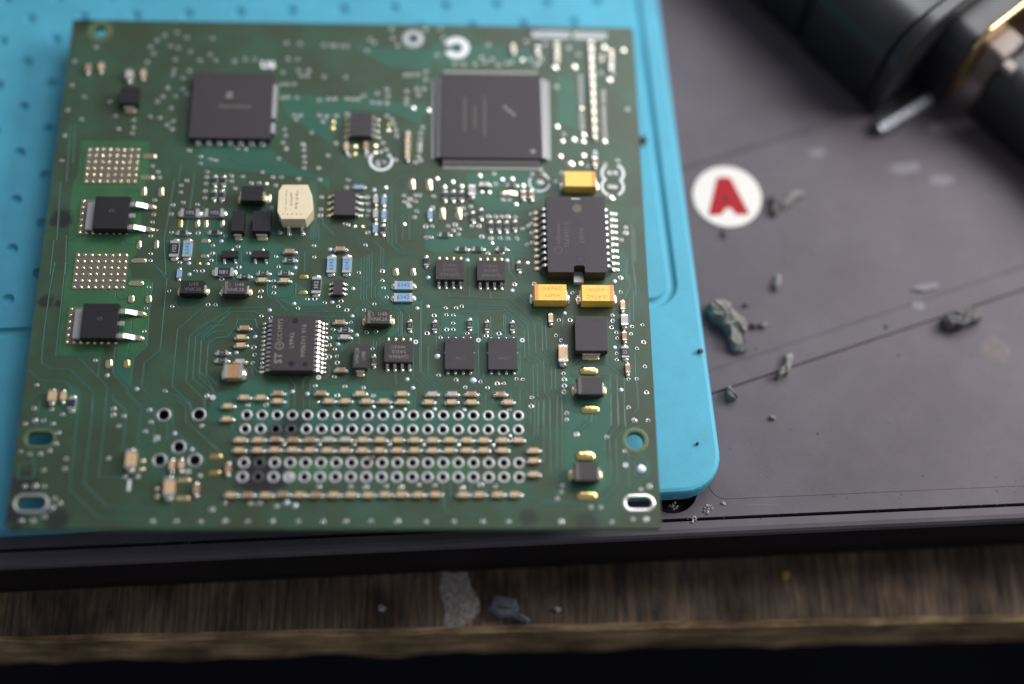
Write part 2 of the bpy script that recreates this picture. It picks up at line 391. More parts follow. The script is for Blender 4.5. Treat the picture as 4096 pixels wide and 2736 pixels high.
slab(mb, [tpoly([(X0, gr + 0.28), (X1, gr + 0.28), (X1, Y1), (X0, Y1)]), tpoly(panel), tpoly(hole)], -2.0, ztop)
link('tray_rim', mb.mesh('tray_rim', ['tray']), tray)
mb = MB(); slab(mb, [tpoly([(X0 + 1, gr + 1.2), (X1 - 1, gr + 1.2), (X1 - 1, Y1 - 1), (X0 + 1, Y1 - 1)]), tpoly(hole)], -2.0, -0.24)
link('tray_bed', mb.mesh('tray_bed', ['tray']), tray)
mb = MB(); slab(mb, [[tuple(q) for q in tpoly([(a + (0.02 if a < X1 - 10 else 0), b + 0.02) for a, b in panel])]], -2.0, 0.07)
link('tray_floor', mb.mesh('tray_floor', ['tray']), tray)
mb = MB()
# front lip with rounded nose
prof = [(gr - 0.28, -2.0), (gr - 0.28, -0.12), (gr - 0.45, 0.0), (1.2, 0.0), (0.5, -0.2), (0.1, -0.7), (0.0, -1.5), (0.0, -2.0)]
vs = []; fs = []
for x in (X0, X1):
    for b_, z in prof: vs.append(tw(x, b_, z))
n = len(prof)
for i in range(n - 1): fs.append((i, i + 1, n + i + 1, n + i))
mb.add(vs, fs); link('front_lip', mb.mesh('front_lip', ['tray']), tray)
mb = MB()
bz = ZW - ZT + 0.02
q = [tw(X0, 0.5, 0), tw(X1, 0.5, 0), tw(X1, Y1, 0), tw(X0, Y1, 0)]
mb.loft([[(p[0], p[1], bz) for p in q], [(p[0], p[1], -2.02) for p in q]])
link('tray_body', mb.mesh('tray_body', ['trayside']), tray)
# moulded raised band crossing the panel
def wear(m, s1=0.35):
    nt = m.node_tree; N = nt.nodes; L = nt.links; p = N['Principled BSDF']; src = p.inputs['Base Color'].links[0].from_socket
    tc = N.new('ShaderNodeTexCoord'); prev = src
    for ang, sc3, amt in ((.35, (.05, 2.2, 1), .20), (1.9, (.06, 3.0, 1), .16), (-.5, (.09, 1.6, 1), .14)):
        mp = N.new('ShaderNodeMapping'); mp.inputs['Rotation'].default_value = (0, 0, ang); mp.inputs['Scale'].default_value = sc3
        L.new(tc.outputs['Object'], mp.inputs[0])
        n = N.new('ShaderNodeTexNoise'); n.inputs['Scale'].default_value = 1.0; n.inputs['Detail'].default_value = 3; L.new(mp.outputs[0], n.inputs['Vector'])
        r = N.new('ShaderNodeMapRange'); r.inputs[1].default_value = .70; r.inputs[2].default_value = .80; r.inputs[4].default_value = amt
        L.new(n.outputs[0], r.inputs[0])
        mx = N.new('ShaderNodeMix'); mx.data_type = 'RGBA'; L.new(r.outputs[0], mx.inputs[0]); L.new(prev, mx.inputs[6]); mx.inputs[7].default_value = (.26, .24, .26, 1); prev = mx.outputs[2]
    n = N.new('ShaderNodeTexNoise'); n.inputs['Scale'].default_value = .035; n.inputs['Detail'].default_value = 7; n.inputs['Roughness'].default_value = .7
    L.new(tc.outputs['Object'], n.inputs['Vector'])
    r = N.new('ShaderNodeMapRange'); r.inputs[1].default_value = .35; r.inputs[2].default_value = .7; r.inputs[3].default_value = .84; r.inputs[4].default_value = 1.2; L.new(n.outputs[0], r.inputs[0])
    mu = N.new('ShaderNodeMix'); mu.data_type = 'RGBA'; mu.blend_type = 'MULTIPLY'; mu.inputs[0].default_value = 1; L.new(prev, mu.inputs[6]); L.new(r.outputs[0], mu.inputs[7])
    L.new(mu.outputs[2], p.inputs['Base Color'])
wear(M['tray'])
def band(pa, pb, pc_, pd, h, name):
    mb = MB()
    a, b, c, d = pa, pb, pc_, pd       # a-b far edge, d-c near edge
    L0 = [(p.x, p.y, 0.072) for p in (d, c, b, a)]
    k = (a - d).normalized() * 0.5
    L1 = [(d.x + k.x * .5, d.y + k.y * .5, h), (c.x + k.x * .5, c.y + k.y * .5, h), (b.x - k.x * 1.5, b.y - k.y * 1.5, h), (a.x - k.x * 1.5, a.y - k.y * 1.5, h)]
    mb.loft([L0, L1]); link(name, mb.mesh(name, ['tray']), tray)
zb = ZT + 0.07
band(P(2700, 1522, zb), P(4500, 927, zb), P(4500, 1026, zb), P(2700, 1627, zb), 0.47, 'raised_band')
band(P(2600, 700, zb), P(3700, 365, zb), P(3700, 385, zb), P(2600, 722, zb), 0.32, 'raised_band')

# ---- blue silicone mat
ZM0, ZM = ZT + 0.02, -6.5
smat = thing('silicone_mat', 'turquoise silicone work mat with dimples and a grooved border under the circuit board', 'mat', (0, 0, ZM0))
ma = math.radians(3.3); MU = Vector((math.cos(ma), math.sin(ma), 0)); MV = Vector((-MU.y, MU.x, 0))
mr_ = P(2779, 1064, ZM); mbot = P(1400, 2042, ZM)
# corner = right edge line x bottom edge line
mcx = mr_.dot(MU); mcy = mbot.dot(MV)
def mw(a, b): q = MU * (mcx + a) + MV * (mcy + b); return (q.x, q.y)
W_, H_ = 150, 190
def mrr(i, r): return [mw(x, y) for x, y in rrect(-W_ + i, 0 + i, 0 - i, H_ - i, r, 8)]
gcorner = P(2722, 1226, ZM); gi = -(gcorner.dot(MU) - mcx); gj = gcorner.dot(MV) - mcy
def grr(i, r): return [mw(x, y) for x, y in rrect(-W_ + gi + i, gj + i, -gi - i, H_ - gi - i, r, 8)]
zt = ZM - ZM0
mb = MB()
z = lambda lp, zz: [(p[0], p[1], zz) for p in lp]
mb.loft([z(mrr(0.3, 6.7), 0), z(mrr(0, 7), 0.3), z(mrr(0, 7), zt - 0.7), z(mrr(0.25, 6.8), zt - 0.2), z(mrr(0.8, 6.4), zt)], 0, True, False)
vs, fs = fill_poly([mrr(0.8, 6.4), grr(0, 5)], zt); mb.add(vs, fs)
gd = 0.75
mb.loft([z(grr(0, 5), zt), z(grr(0.35, 4.7), zt - gd * .8), z(grr(0.7, 4.4), zt - gd), z(grr(1.2, 4), zt - gd), z(grr(1.6, 3.7), zt - gd * .8), z(grr(2.0, 3.4), zt)], 0, False, False)
# dimples every 5 mm in a staggered grid
anchor = P(120, 76, ZM)
inner = grr(2.0, 3.4); dim = []
lim = (-55.5, 55.5, -47, 46)
for i in range(-8, 30):
    for j in range(-28, 26):
        if (i + j) % 2: continue
        c = anchor + MU * (5.06 * i) + MV * (5.06 * j)
        a = c.dot(MU) - mcx; b_ = c.dot(MV) - mcy
        if not (-W_ + gi + 5 < a < -gi - 5.5 and gj + 4 < b_ < H_ - gi - 5): continue
        if -50 < c.x < 50.5 and -46 < c.y < 50: continue
        dim.append((c.x, c.y))
holes = [circ(x, y, 1.15, 14) for x, y in dim]
vs, fs = fill_poly([inner] + holes, zt); mb.add(vs, fs)
for h, (x, y) in zip(holes, dim):
    mb.loft([z(h, zt), z([(x + (p[0] - x) * .80, y + (p[1] - y) * .80) for p in h], zt - .35), z([(x + (p[0] - x) * .5, y + (p[1] - y) * .5) for p in h], zt - .8)], 0, False, True)
link('mat_sheet', mb.mesh('mat_sheet', ['mat']), smat)

# ================================================================== circuit board
board = thing('circuit_board', 'green populated circuit board, scorched near its pin holes, lying on the turquoise mat', 'circuit board')
W, D = 107.1, 100.0
TH = 1.6
outline = rrect(-W / 2, -D / 2, W / 2, D / 2, 0.5, 2)
# bottom-left corner is broken round
pins = []
rows_ = [((985.9, 1660), (2071.8, 1663)), ((979.4, 1716), (2071.8, 1719.6)), ((974.4, 1851), (2074.9, 1852)), ((968.6, 1907.8), (2075.6, 1909.7))]
for ri, (a, b_) in enumerate(rows_):
    pa, pb = P(*a), P(*b_)
    for k in range(19): pins.append((pa.lerp(pb, k / 18), ri, k))
extra = [B('J', 1708, 155), B('J', 2075, 152), B('J', 1865, 490), B('J', 1665, 628), B('J', 2032, 628)]
holes = [circ(p.x, p.y, 0.60, 14) for p, _, _ in pins] + [circ(p.x, p.y, 0.93, 16) for p in extra]
mh = {}
mh['tl'] = (B('A', 1040, 325), 1.25, 0)
mh['right'] = (B('L', 2192, 420), 1.55, 0)
mh['slotr'] = (P(2555, 2012), 0.98, 1.15)
mh['slotl'] = (B('J', 322, 1078), 1.2, 1.25)
mh['slotu'] = (B('J', 412, 402), 1.25, 1.0)
mh['top'] = (B('B', 1960, 405), 0.95, 0)
for k, (c, r, sx) in mh.items(): holes.append(circ(c.x, c.y, r, 24, sx))
mb = MB(); slab(mb, [outline] + holes, -TH, 0, 0, 1)
link('laminate', mb.mesh('laminate', ['mask', 'edge']), board)
# black connector moulding below the pin field carries the board
mb = MB(); rbox(mb, 58, 20, ZM - 0.0, -TH - 0.02, 0.5, 3, -27.5)
rbox(mb, 14, 12, ZM, -TH - .02, .4, -37, -29.5)
link('connector_housing', mb.mesh('connector_housing', ['black']), board)
# bare laminate windows seen through the mask
fills = [
 ('green', 'S', [(326, 563), (598, 565), (592, 700), (570, 780), (560, 960), (548, 1010), (515, 1060), (530, 1110), (610, 1125), (592, 1270), (590, 1390), (550, 1425), (470, 1425), (465, 1385), (414, 1385), (412, 1425), (226, 1422), (240, 1290), (268, 1060), (283, 800), (290, 740), (310, 700)]),
 ('teal', 'S', [(470, 1426), (550, 1426), (532, 1440), (527, 1550), (456, 1495)]),
 ('teal', 'L', [(1455, -350), (1560, -200), (1945, -200), (1950, 0), (1955, 250), (1885, 350), (1900, 600), (1910, 880), (1790, 1000), (1500, 930), (1455, 740)]),
 ('teal', 'H', [(150, 1240), (390, 1165), (560, 1075), (700, 1120), (920, 1120), (930, 1400), (180, 1560), (60, 1500)]),
 ('teal', 'H', [(1165, 1140), (1400, 1150), (1640, 1120), (1740, 1210), (2230, 1210), (2230, 1400), (1165, 1400)]),
 ('teal', 'K', [(560, 110), (2348, 120), (2348, 340), (1000, 340), (560, 330)]),
 ('teal', 'L', [(0, 120), (1040, 120), (1040, 340), (0, 340)]),
 ('green', 'K', [(980, 620), (1350, 620), (1350, 850), (980, 850)]),
 ('green', 'L', [(90, 620), (500, 620), (500, 850), (90, 850)]),
 ('teal', 'I', [(170, 380), (555, 440), (560, 610), (190, 640), (170, 560)]),
 ('teal', 'I', [(610, 620), (700, 600), (1010, 640), (1005, 1030), (960, 1050), (640, 1060), (615, 900)]),
 ('teal', 'H', [(690, 100), (1000, 80), (1280, 250), (1290, 320), (960, 330), (800, 240), (720, 210)]),
 ('teal', 'H', [(1850, 60), (2260, 210), (2290, 300), (2180, 340), (2100, 330), (1940, 310), (1850, 220)]),
 ('teal', 'H', [(1390, 540), (1600, 460), (1600, 680), (1480, 800), (1380, 700)]),
 ('teal', 'E', [(20, 700), (300, 1000), (1000, 1150), (1030, 1380), (940, 1500), (400, 1500), (100, 1350), (10, 1200)]),
 ('teal', 'E', [(0, 50), (700, 80), (1000, 330), (1350, 430), (1350, 560), (1200, 420), (850, 400), (300, 330), (0, 300)]),
 ('teal', 'F', [(440, 380), (1060, 360), (1240, 520), (1240, 640), (900, 780), (640, 760), (430, 620)]),
 ('teal', 'F', [(0, 950), (470, 1060), (1060, 980), (1090, 1250), (850, 1260), (820, 1200), (100, 1200), (0, 1150)]),
 ('teal', 'F', [(1930, 1130), (2050, 1210), (2100, 1280), (2100, 1480), (2010, 1380), (2030, 1200)]),
 ('teal', 'B', [(1330, 480), (2200, 520), (2150, 720), (1700, 700)]),
 ('teal', 'B', [(560, 980), (2120, 1080), (2050, 1300), (1660, 1150), (1300, 1150), (1100, 1500), (640, 1200)]),
 ('teal', 'C', [(80, 450), (900, 480), (1250, 560), (1180, 680), (150, 680), (60, 600)]),
 ('teal', 'C', [(1380, 780), (1560, 860), (1600, 1350), (1380, 1300)]),
 ('teal', 'G', [(690, 1240), (850, 1330), (840, 1565), (700, 1565), (640, 1480), (720, 1330)]),
 ('teal', 'H', [(2100, 540), (2190, 600), (2200, 640), (1900, 640), (1990, 560)]),
]
fm = {}
for kind, t, pts in fills:
    fm.setdefault(kind, []).append([tuple(B(t, *p))[:2] for p in pts])
for kind, polys in fm.items():
    for k, lp in enumerate(polys):
        zz = 0.010 + 0.004 * k / 10
        ins = [h for h in holes if inside(lp, sum(q[0] for q in h) / len(h), sum(q[1] for q in h) / len(h))]
        ok = [h for h in holes if any(inside(lp, *q) for q in h)]
        vs, fs = fill_poly([lp] + ok, zz); mb = MB(); mb.add(vs, fs); me = mb.mesh('mask_window', [kind])
        link('mask_window', me, board, kind='stuff')

# track gaps
tracks = {
'G': [[(580,0),(520,330),(470,700),(440,1040),(510,1100),(740,1110),(985,1355),(960,1565)],[(690,0),(650,400),(590,965),(1080,975)],[(300,1110),(420,1220),(690,1235),(840,1390),(820,1565)],
  [(820,985),(1125,1290),(1105,1565)],[(1050,985),(1030,1190)],[(1210,870),(1185,1155),(1335,1310),(1340,1355),(1485,1500),(1480,1565)],
  [(1620,20),(1750,170),(1680,900),(1670,925),(1510,1050),(1490,1300),(1560,1370),(1820,1370),(2000,1500),(1990,1565)],[(1365,1300),(1400,1000),(1540,880),(1560,560),(1605,200),(1540,170),(1340,160)],
  [(2110,490),(1860,700),(1805,1290),(2005,1490)],[(2348,560),(2300,620),(2170,620),(1985,770),(1950,1240),(2140,1430),(2140,1565)],[(2348,660),(2190,680),(2050,780),(2020,1210),(2220,1370)],
  [(2348,720),(2240,730),(2110,820),(2085,1190),(2250,1350)],[(2348,790),(2260,795),(2180,850),(2160,1160),(2320,1290)],[(1190,1370),(1180,1410),(1330,1560)],[(2100,420),(1990,470),(1870,470),(1830,400)],
  [(1380,560),(1375,760)],[(420,1430),(400,1565)],[(1210,300),(1215,360),(1250,385),(1330,385)],[(1555,300),(1550,340)],[(1360,830),(1330,960),(1325,1000)]],
'J': [[(430,0),(390,280)],[(355,540),(340,660)],[(835,0),(730,930),(1030,1220),(1500,1240)],[(985,0),(885,870),(1120,1100),(1600,1110)],[(1120,0),(1035,800),(1280,810)],[(1215,0),(1330,120),(1290,510)],[(1420,0),(1485,70),(1445,490)],
  [(1485,70),(1760,70),(1810,110),(1810,290),(2160,630)],[(1860,0),(1950,70),(1945,220),(2290,520)],[(1970,0),(2005,60),(1995,160)],[(2145,0),(2140,120)],[(1760,230),(1750,420)],[(1620,110),(1610,400),(1480,480)],
  [(205,665),(350,665),(345,800),(190,810),(205,665)],[(1720,700),(1715,800)],[(2130,130),(2348,190)],[(130,1290),(60,1340)]],
'H': [[(0,410),(90,350),(300,340),(310,370),(270,400),(100,500),(0,580)],[(300,335),(700,332),(760,385),(840,430)],[(0,660),(170,530),(240,470),(330,390),(560,390),(640,430)],[(20,680),(5,1000),(120,1140),(155,1240)],
  [(95,720),(70,1040),(200,1170),(390,1160)],[(20,670),(170,540)],[(95,715),(180,660),(290,655),(380,540),(400,470),(570,470),(590,560)],[(710,60),(710,200),(750,240),(940,240),(990,190),(990,80)],
  [(800,250),(910,370),(1600,380),(1640,330),(1700,300)],[(1360,380),(1200,330),(1060,325)],[(850,430),(1600,430)],[(1320,450),(1360,480),(1350,560)],[(1615,480),(1610,600),(1590,720)],[(1665,640),(1665,720)],[(1490,690),(1495,800)],
  [(1690,0),(1685,260),(1740,330),(2070,350),(2120,400),(2120,650)],[(1720,0),(1715,255),(1760,312)],[(1750,0),(1745,250),(1790,300)],[(1800,20),(1795,240),(1850,290),(2090,345),(2150,360),(2195,420),(2195,470)],
  [(1890,70),(1835,130),(1835,230),(1920,320)],[(1700,620),(1920,620)],[(1930,640),(1850,700),(1840,830)],[(1820,680),(1815,820)],[(2235,600),(2230,1050),(2348,1170)],[(2310,270),(2300,1010),(2348,1060)],[(2270,200),(2325,260),(2315,1000),(2348,1035)],
  [(2050,1030),(2050,1130),(2200,1140)],[(930,1060),(1000,1150),(990,1390)],[(1140,1050),(1090,1090),(1075,1190)],[(1160,1120),(1150,1390)],[(930,1200),(930,1390)],[(1180,1120),(1400,1130),(1440,1100),(1640,1100),(1750,1190),(2000,1190)],
  [(550,960),(560,1050),(640,1100),(720,1110)],[(2260,1200),(2250,1400)],[(1340,930),(1365,960),(1355,1050),(1300,1090)],[(60,1280),(50,1400)],[(610,1010),(560,940),(620,900)],[(1400,600),(1460,560)],[(1780,330),(1700,420),(1700,600)],
  [(2060,385),(2080,430),(2080,600),(2050,620)],[(2095,380),(2105,420),(2105,640)],[(540,560),(600,620),(600,660)],[(1090,1390),(1090,1300)]],
'I': [[(470,0),(470,215),(560,235)],[(250,180),(260,220),(560,235),(870,245),(1090,440),(1150,520),(1165,820),(1245,890),(1255,1230),(1310,1290),(1310,1565)],[(410,310),(830,315),(1080,530),(1095,840),(1180,920),(1185,1270),(1245,1320),(1240,1565)],
  [(370,340),(820,345),(1040,560),(1050,860),(1135,940),(1140,1260),(1195,1320),(1190,1565)],[(1100,440),(1180,450),(1225,490),(1235,790),(1325,870),(1330,1200),(1390,1250),(1385,1565)],[(1260,440),(1275,770),(1365,850),(1370,1180),(1430,1230)],
  [(560,430),(570,1050),(720,1190),(715,1340),(790,1400)],[(640,430),(690,420),(700,640)],[(825,420),(830,600)],[(845,420),(850,645)],[(360,400),(620,425),(645,440),(645,470)],[(910,450),(910,480)],[(605,620),(615,1060),(640,1090)],
  [(40,740),(40,1050),(190,1200),(185,1400)],[(0,1050),(150,1200),(155,1380)],[(120,590),(130,760),(205,790)],[(160,550),(165,640)],[(515,770),(560,775),(565,920)],[(810,1050),(820,1090),(880,1100),(1000,1200),(1000,1400)],
  [(350,1060),(355,1140),(500,1140),(640,1230),(640,1400)],[(970,780),(1000,780),(1000,1040)],[(940,130),(950,240),(1010,280)],[(985,170),(995,230),(1120,350),(1280,430)],[(1540,945),(1610,890)],[(1590,930),(1920,930)],
  [(1860,880),(2010,1030),(2020,1565)],[(1920,870),(2085,1040),(2090,1565)],[(2150,800),(2195,820),(2210,1060),(2235,1380),(2190,1450)],[(2130,0),(2140,130),(2090,240)],[(2195,0),(2205,210),(2140,260),(2145,500)],[(2180,160),(2180,490)],
  [(1510,1045),(1600,1045)],[(1820,1035),(1935,1040),(1945,1190)],[(1950,1240),(1945,1565)],[(1460,1290),(1480,1380),(1530,1415),(1620,1420)],[(1440,1565),(1430,1240)],[(1700,1450),(1690,1520)],[(1750,1450),(1745,1565)],
  [(1120,1300),(1150,1340),(1155,1565)],[(1090,1380),(1110,1400),(1105,1565)],[(910,1220),(910,1310)],[(1560,440),(1440,440),(1440,600)],[(0,230),(110,330),(380,350)],[(690,180),(690,240)],[(170,540),(185,600),(240,640)],
  [(300,610),(370,640),(410,655)],[(1390,850),(1390,940),(1540,945)],[(1500,880),(1540,850)]],
'L': [[(1250,0),(1245,670)],[(1310,0),(1320,760)],[(1385,0),(1390,700)],[(1440,0),(1445,750)],[(1190,0),(1185,380),(1090,470)],[(1155,0),(1150,380),(1060,450)],[(1060,40),(1110,90),(1105,210),(1050,250)],
  [(2020,0),(2030,260),(1950,340),(1930,390),(1950,760),(1930,900),(1830,1010)],[(2085,0),(2105,310),(2000,410),(2020,900),(1860,1080),(1200,1100)],[(2130,530),(2145,930)],[(2235,80),(2190,140)],[(1750,150),(1750,220),(1600,350)],[(1700,160),(1690,210),(1560,330)],
  [(1945,0),(1955,260),(1890,350),(1880,540)],[(200,870),(210,1120),(260,1180),(600,1190)],[(270,860),(275,1020)],[(490,870),(490,1020)],[(2200,660),(2310,660),(2310,780),(2200,780),(2200,660)],[(1000,950),(1150,950)],[(1020,1050),(1150,1050)],
  [(1340,760),(1400,830),(1380,1000),(1280,1090)],[(650,880),(650,950)]],
'K': [[(0,340),(190,520),(330,560)],[(340,250),(350,310),(400,330)],[(570,40),(575,100)],[(1190,440),(1200,560)],[(1250,1000),(1250,1090)],[(1800,1000),(1820,1090)]],
'E': [[(960,1150),(1040,1220),(1030,1360),(1000,1440)],[(1100,1190),(1100,1400)],[(1280,900),(1400,1020),(1640,1050),(1800,1200),(1800,1565)],[(1165,450),(1165,1050),(1250,1120)],[(1190,450),(1190,1060)],[(1215,450),(1215,1050)],[(1240,900),(1250,1060)],
  [(1690,1260),(1688,1565)],[(1720,1240),(1718,1565)],[(1750,1230),(1748,1565)],[(1775,1220),(1773,1565)],[(1960,480),(1975,1100),(2080,1210),(2280,1220)],[(2000,500),(2010,1110),(2090,1190)],[(2045,900),(2050,1100),(2120,1160)],[(2120,800),(2120,1060)],[(2190,800),(2190,1060),(2348,1070)],
  [(1890,1150),(1890,1370)],[(1920,1160),(1920,1380)],[(1300,620),(1290,900),(1400,1000)],[(180,1200),(180,1330),(250,1350)],[(440,1190),(440,1300)],[(540,1180),(540,1290)],[(0,330),(400,340),(800,390),(1200,400)],[(2160,450),(2160,600)],[(1640,1050),(1830,1080),(1920,1180)],
  [(300,220),(420,300),(1300,330)],[(1980,480),(2100,400),(2340,410)]],
'F': [[(840,1240),(920,1180),(1100,1200)],[(2050,1200),(2110,1270),(2110,1500)],[(2160,900),(2170,1300),(2200,1565)],[(2185,940),(2195,1300)],[(880,1240),(880,1400),(960,1500)],[(920,1240),(920,1380),(1010,1480)],[(465,1240),(470,1565)],[(60,1350),(60,1565)],[(0,620),(60,700)],[(580,640),(600,720),(900,740)],[(100,690),(130,900)]],
'D': [[(740,0),(700,600)],[(790,0),(770,400)],[(570,1200),(530,1565)],[(700,1150),(690,1565)],[(640,600),(600,1200)],[(1830,560),(1720,1200),(1740,1565)],[(1300,640),(1330,680),(1450,690)],[(1270,1180),(1300,1240),(1400,1245)],[(1900,400),(1870,600)],[(2040,500),(1900,1500)],[(1640,1480),(1750,1565)],
  [(900,780),(870,1150),(720,1200)]],
}
def strip(mb, pts, w_, z0, z1, off=0.0):
    n = len(pts)
    if n < 2: return
    L_ = []
    for i in range(n):
        a = (pts[i] - pts[i - 1]).normalized() if i > 0 else None
        b_ = (pts[i + 1] - pts[i]).normalized() if i < n - 1 else None
        t = ((a or b_) + (b_ or a)).normalized(); nn = Vector((-t.y, t.x, 0))
        k = 1.0 / max(0.5, nn.dot(Vector((-(b_ or a).y, (b_ or a).x, 0))))
        if nn.x < 0 or (abs(nn.x) < 1e-3 and nn.y < 0): pass
        c = pts[i] + nn * off * k
        L_.append((c + nn * w_ / 2 * k, c, c - nn * w_ / 2 * k))
    vs = []
    for l, c, r in L_: vs += [(l.x, l.y, z0), (c.x, c.y, z1), (r.x, r.y, z0)]
    fs = []
    for i in range(n - 1):
        fs += [(i * 3, (i + 1) * 3, (i + 1) * 3 + 1, i * 3 + 1), (i * 3 + 1, (i + 1) * 3 + 1, (i + 1) * 3 + 2, i * 3 + 2)]
    fs = [f[::-1] for f in fs]
    mb.add(vs, fs)
ga, gb = MB(), MB()
for t, lines in tracks.items():
    for ln in lines:
        pts = [B(t, *p) for p in ln]; pts = [Vector((p.x, p.y, 0)) for p in pts]
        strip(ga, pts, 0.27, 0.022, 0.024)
        # raised track shoulder on the light-facing side, its highlight put into a lighter colour
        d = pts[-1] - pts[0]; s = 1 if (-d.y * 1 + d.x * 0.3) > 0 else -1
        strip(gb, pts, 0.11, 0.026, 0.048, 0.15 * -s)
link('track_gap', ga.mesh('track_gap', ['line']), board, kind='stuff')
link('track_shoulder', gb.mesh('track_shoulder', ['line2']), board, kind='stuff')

# plated pin holes
def pin_mesh(ro, ri, m, seed):
    def f():
        rr = random.Random(seed); mb = MB(); n = 20
        vs = []
        jit = [1 + rr.uniform(-.03, .03) for _ in range(n)]
        for i in range(n):
            a = 2 * math.pi * i / n; c, s = math.cos(a), math.sin(a)
            for r, z_ in ((ro * jit[i], 0.022), (ro * .96 * jit[i], 0.055), ((ro + ri) / 2, 0.065 + 0.012 * rr.random()), (ri * 1.10, 0.058), (ri, -0.12), (ri, -TH)):
                vs.append((r * c, r * s, z_))
        fs = []
        for i in range(n):
            j = (i + 1) % n
            for k in range(5): fs.append((i * 6 + k, j * 6 + k, j * 6 + k + 1, i * 6 + k + 1))
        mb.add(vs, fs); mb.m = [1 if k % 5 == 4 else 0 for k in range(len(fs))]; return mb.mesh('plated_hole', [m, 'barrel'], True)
    return cached(('pin', ro, ri, m, seed), f)
dark = {(1, 2), (1, 3), (2, 1), (3, 1)}; dull = {(0, 3), (3, 2), (3, 3), (2, 2), (2, 0), (3, 7), (2, 3), (2, 8)}
for p, ri, k in pins:
    m = 'tin_dark' if (ri, k) in dark else ('tin_dull' if (ri, k) in dull or ri >= 2 else 'tin_ring')
    link('plated_hole', pin_mesh(0.97 if ri < 2 else 1.03, 0.53, m, (ri * 19 + k) % 5), board, (p.x, p.y, 0), random.random() * 6)
p = [q for q, a_, b_ in pins if (a_, b_) == (3, 3)][0]; link('solder_plug', cached(('plug',), lambda: (lambda b: (dome(b, 1.15, 1.15, .12, 0, 0, 0.0, 14), b.mesh('solder_plug', ['tin_dull'], True))[1])(MB())), board, (p.x, p.y, 0))
for p in extra: link('plated_hole', pin_mesh(1.22, 0.86, 'tin_ring', 7), board, (p.x, p.y, 0))
# mounting holes
def mring(c, ri, ro, sx, m, name, dx=0, dy=0, z1=0.06):
    mb = MB(); ring(mb, ri, ro, 0.015, z1, 32, 0, 0, 0, sx)
    return link(name, mb.mesh(name, [m], True), board, (c.x + dx, c.y + dy, 0))
mring(mh['slotr'][0], 0.98, 1.55, 1.15, 'tin', 'slot_ring', z1=0.12)
mring(mh['slotl'][0], 1.2, 1.65, 1.25, 'tin_dull', 'slot_ring', z1=0.12)
mring(mh['slotu'][0], 1.25, 1.75, 1.0, 'annul', 'bare_ring')
mring(mh['right'][0], 1.55, 2.3, 0, 'annul', 'bare_ring')
mring(mh['tl'][0], 1.25, 2.4, 0, 'annul', 'bare_ring')
mring(mh['top'][0], 0.95, 2.0, 0, 'tin_dull', 'slot_ring')

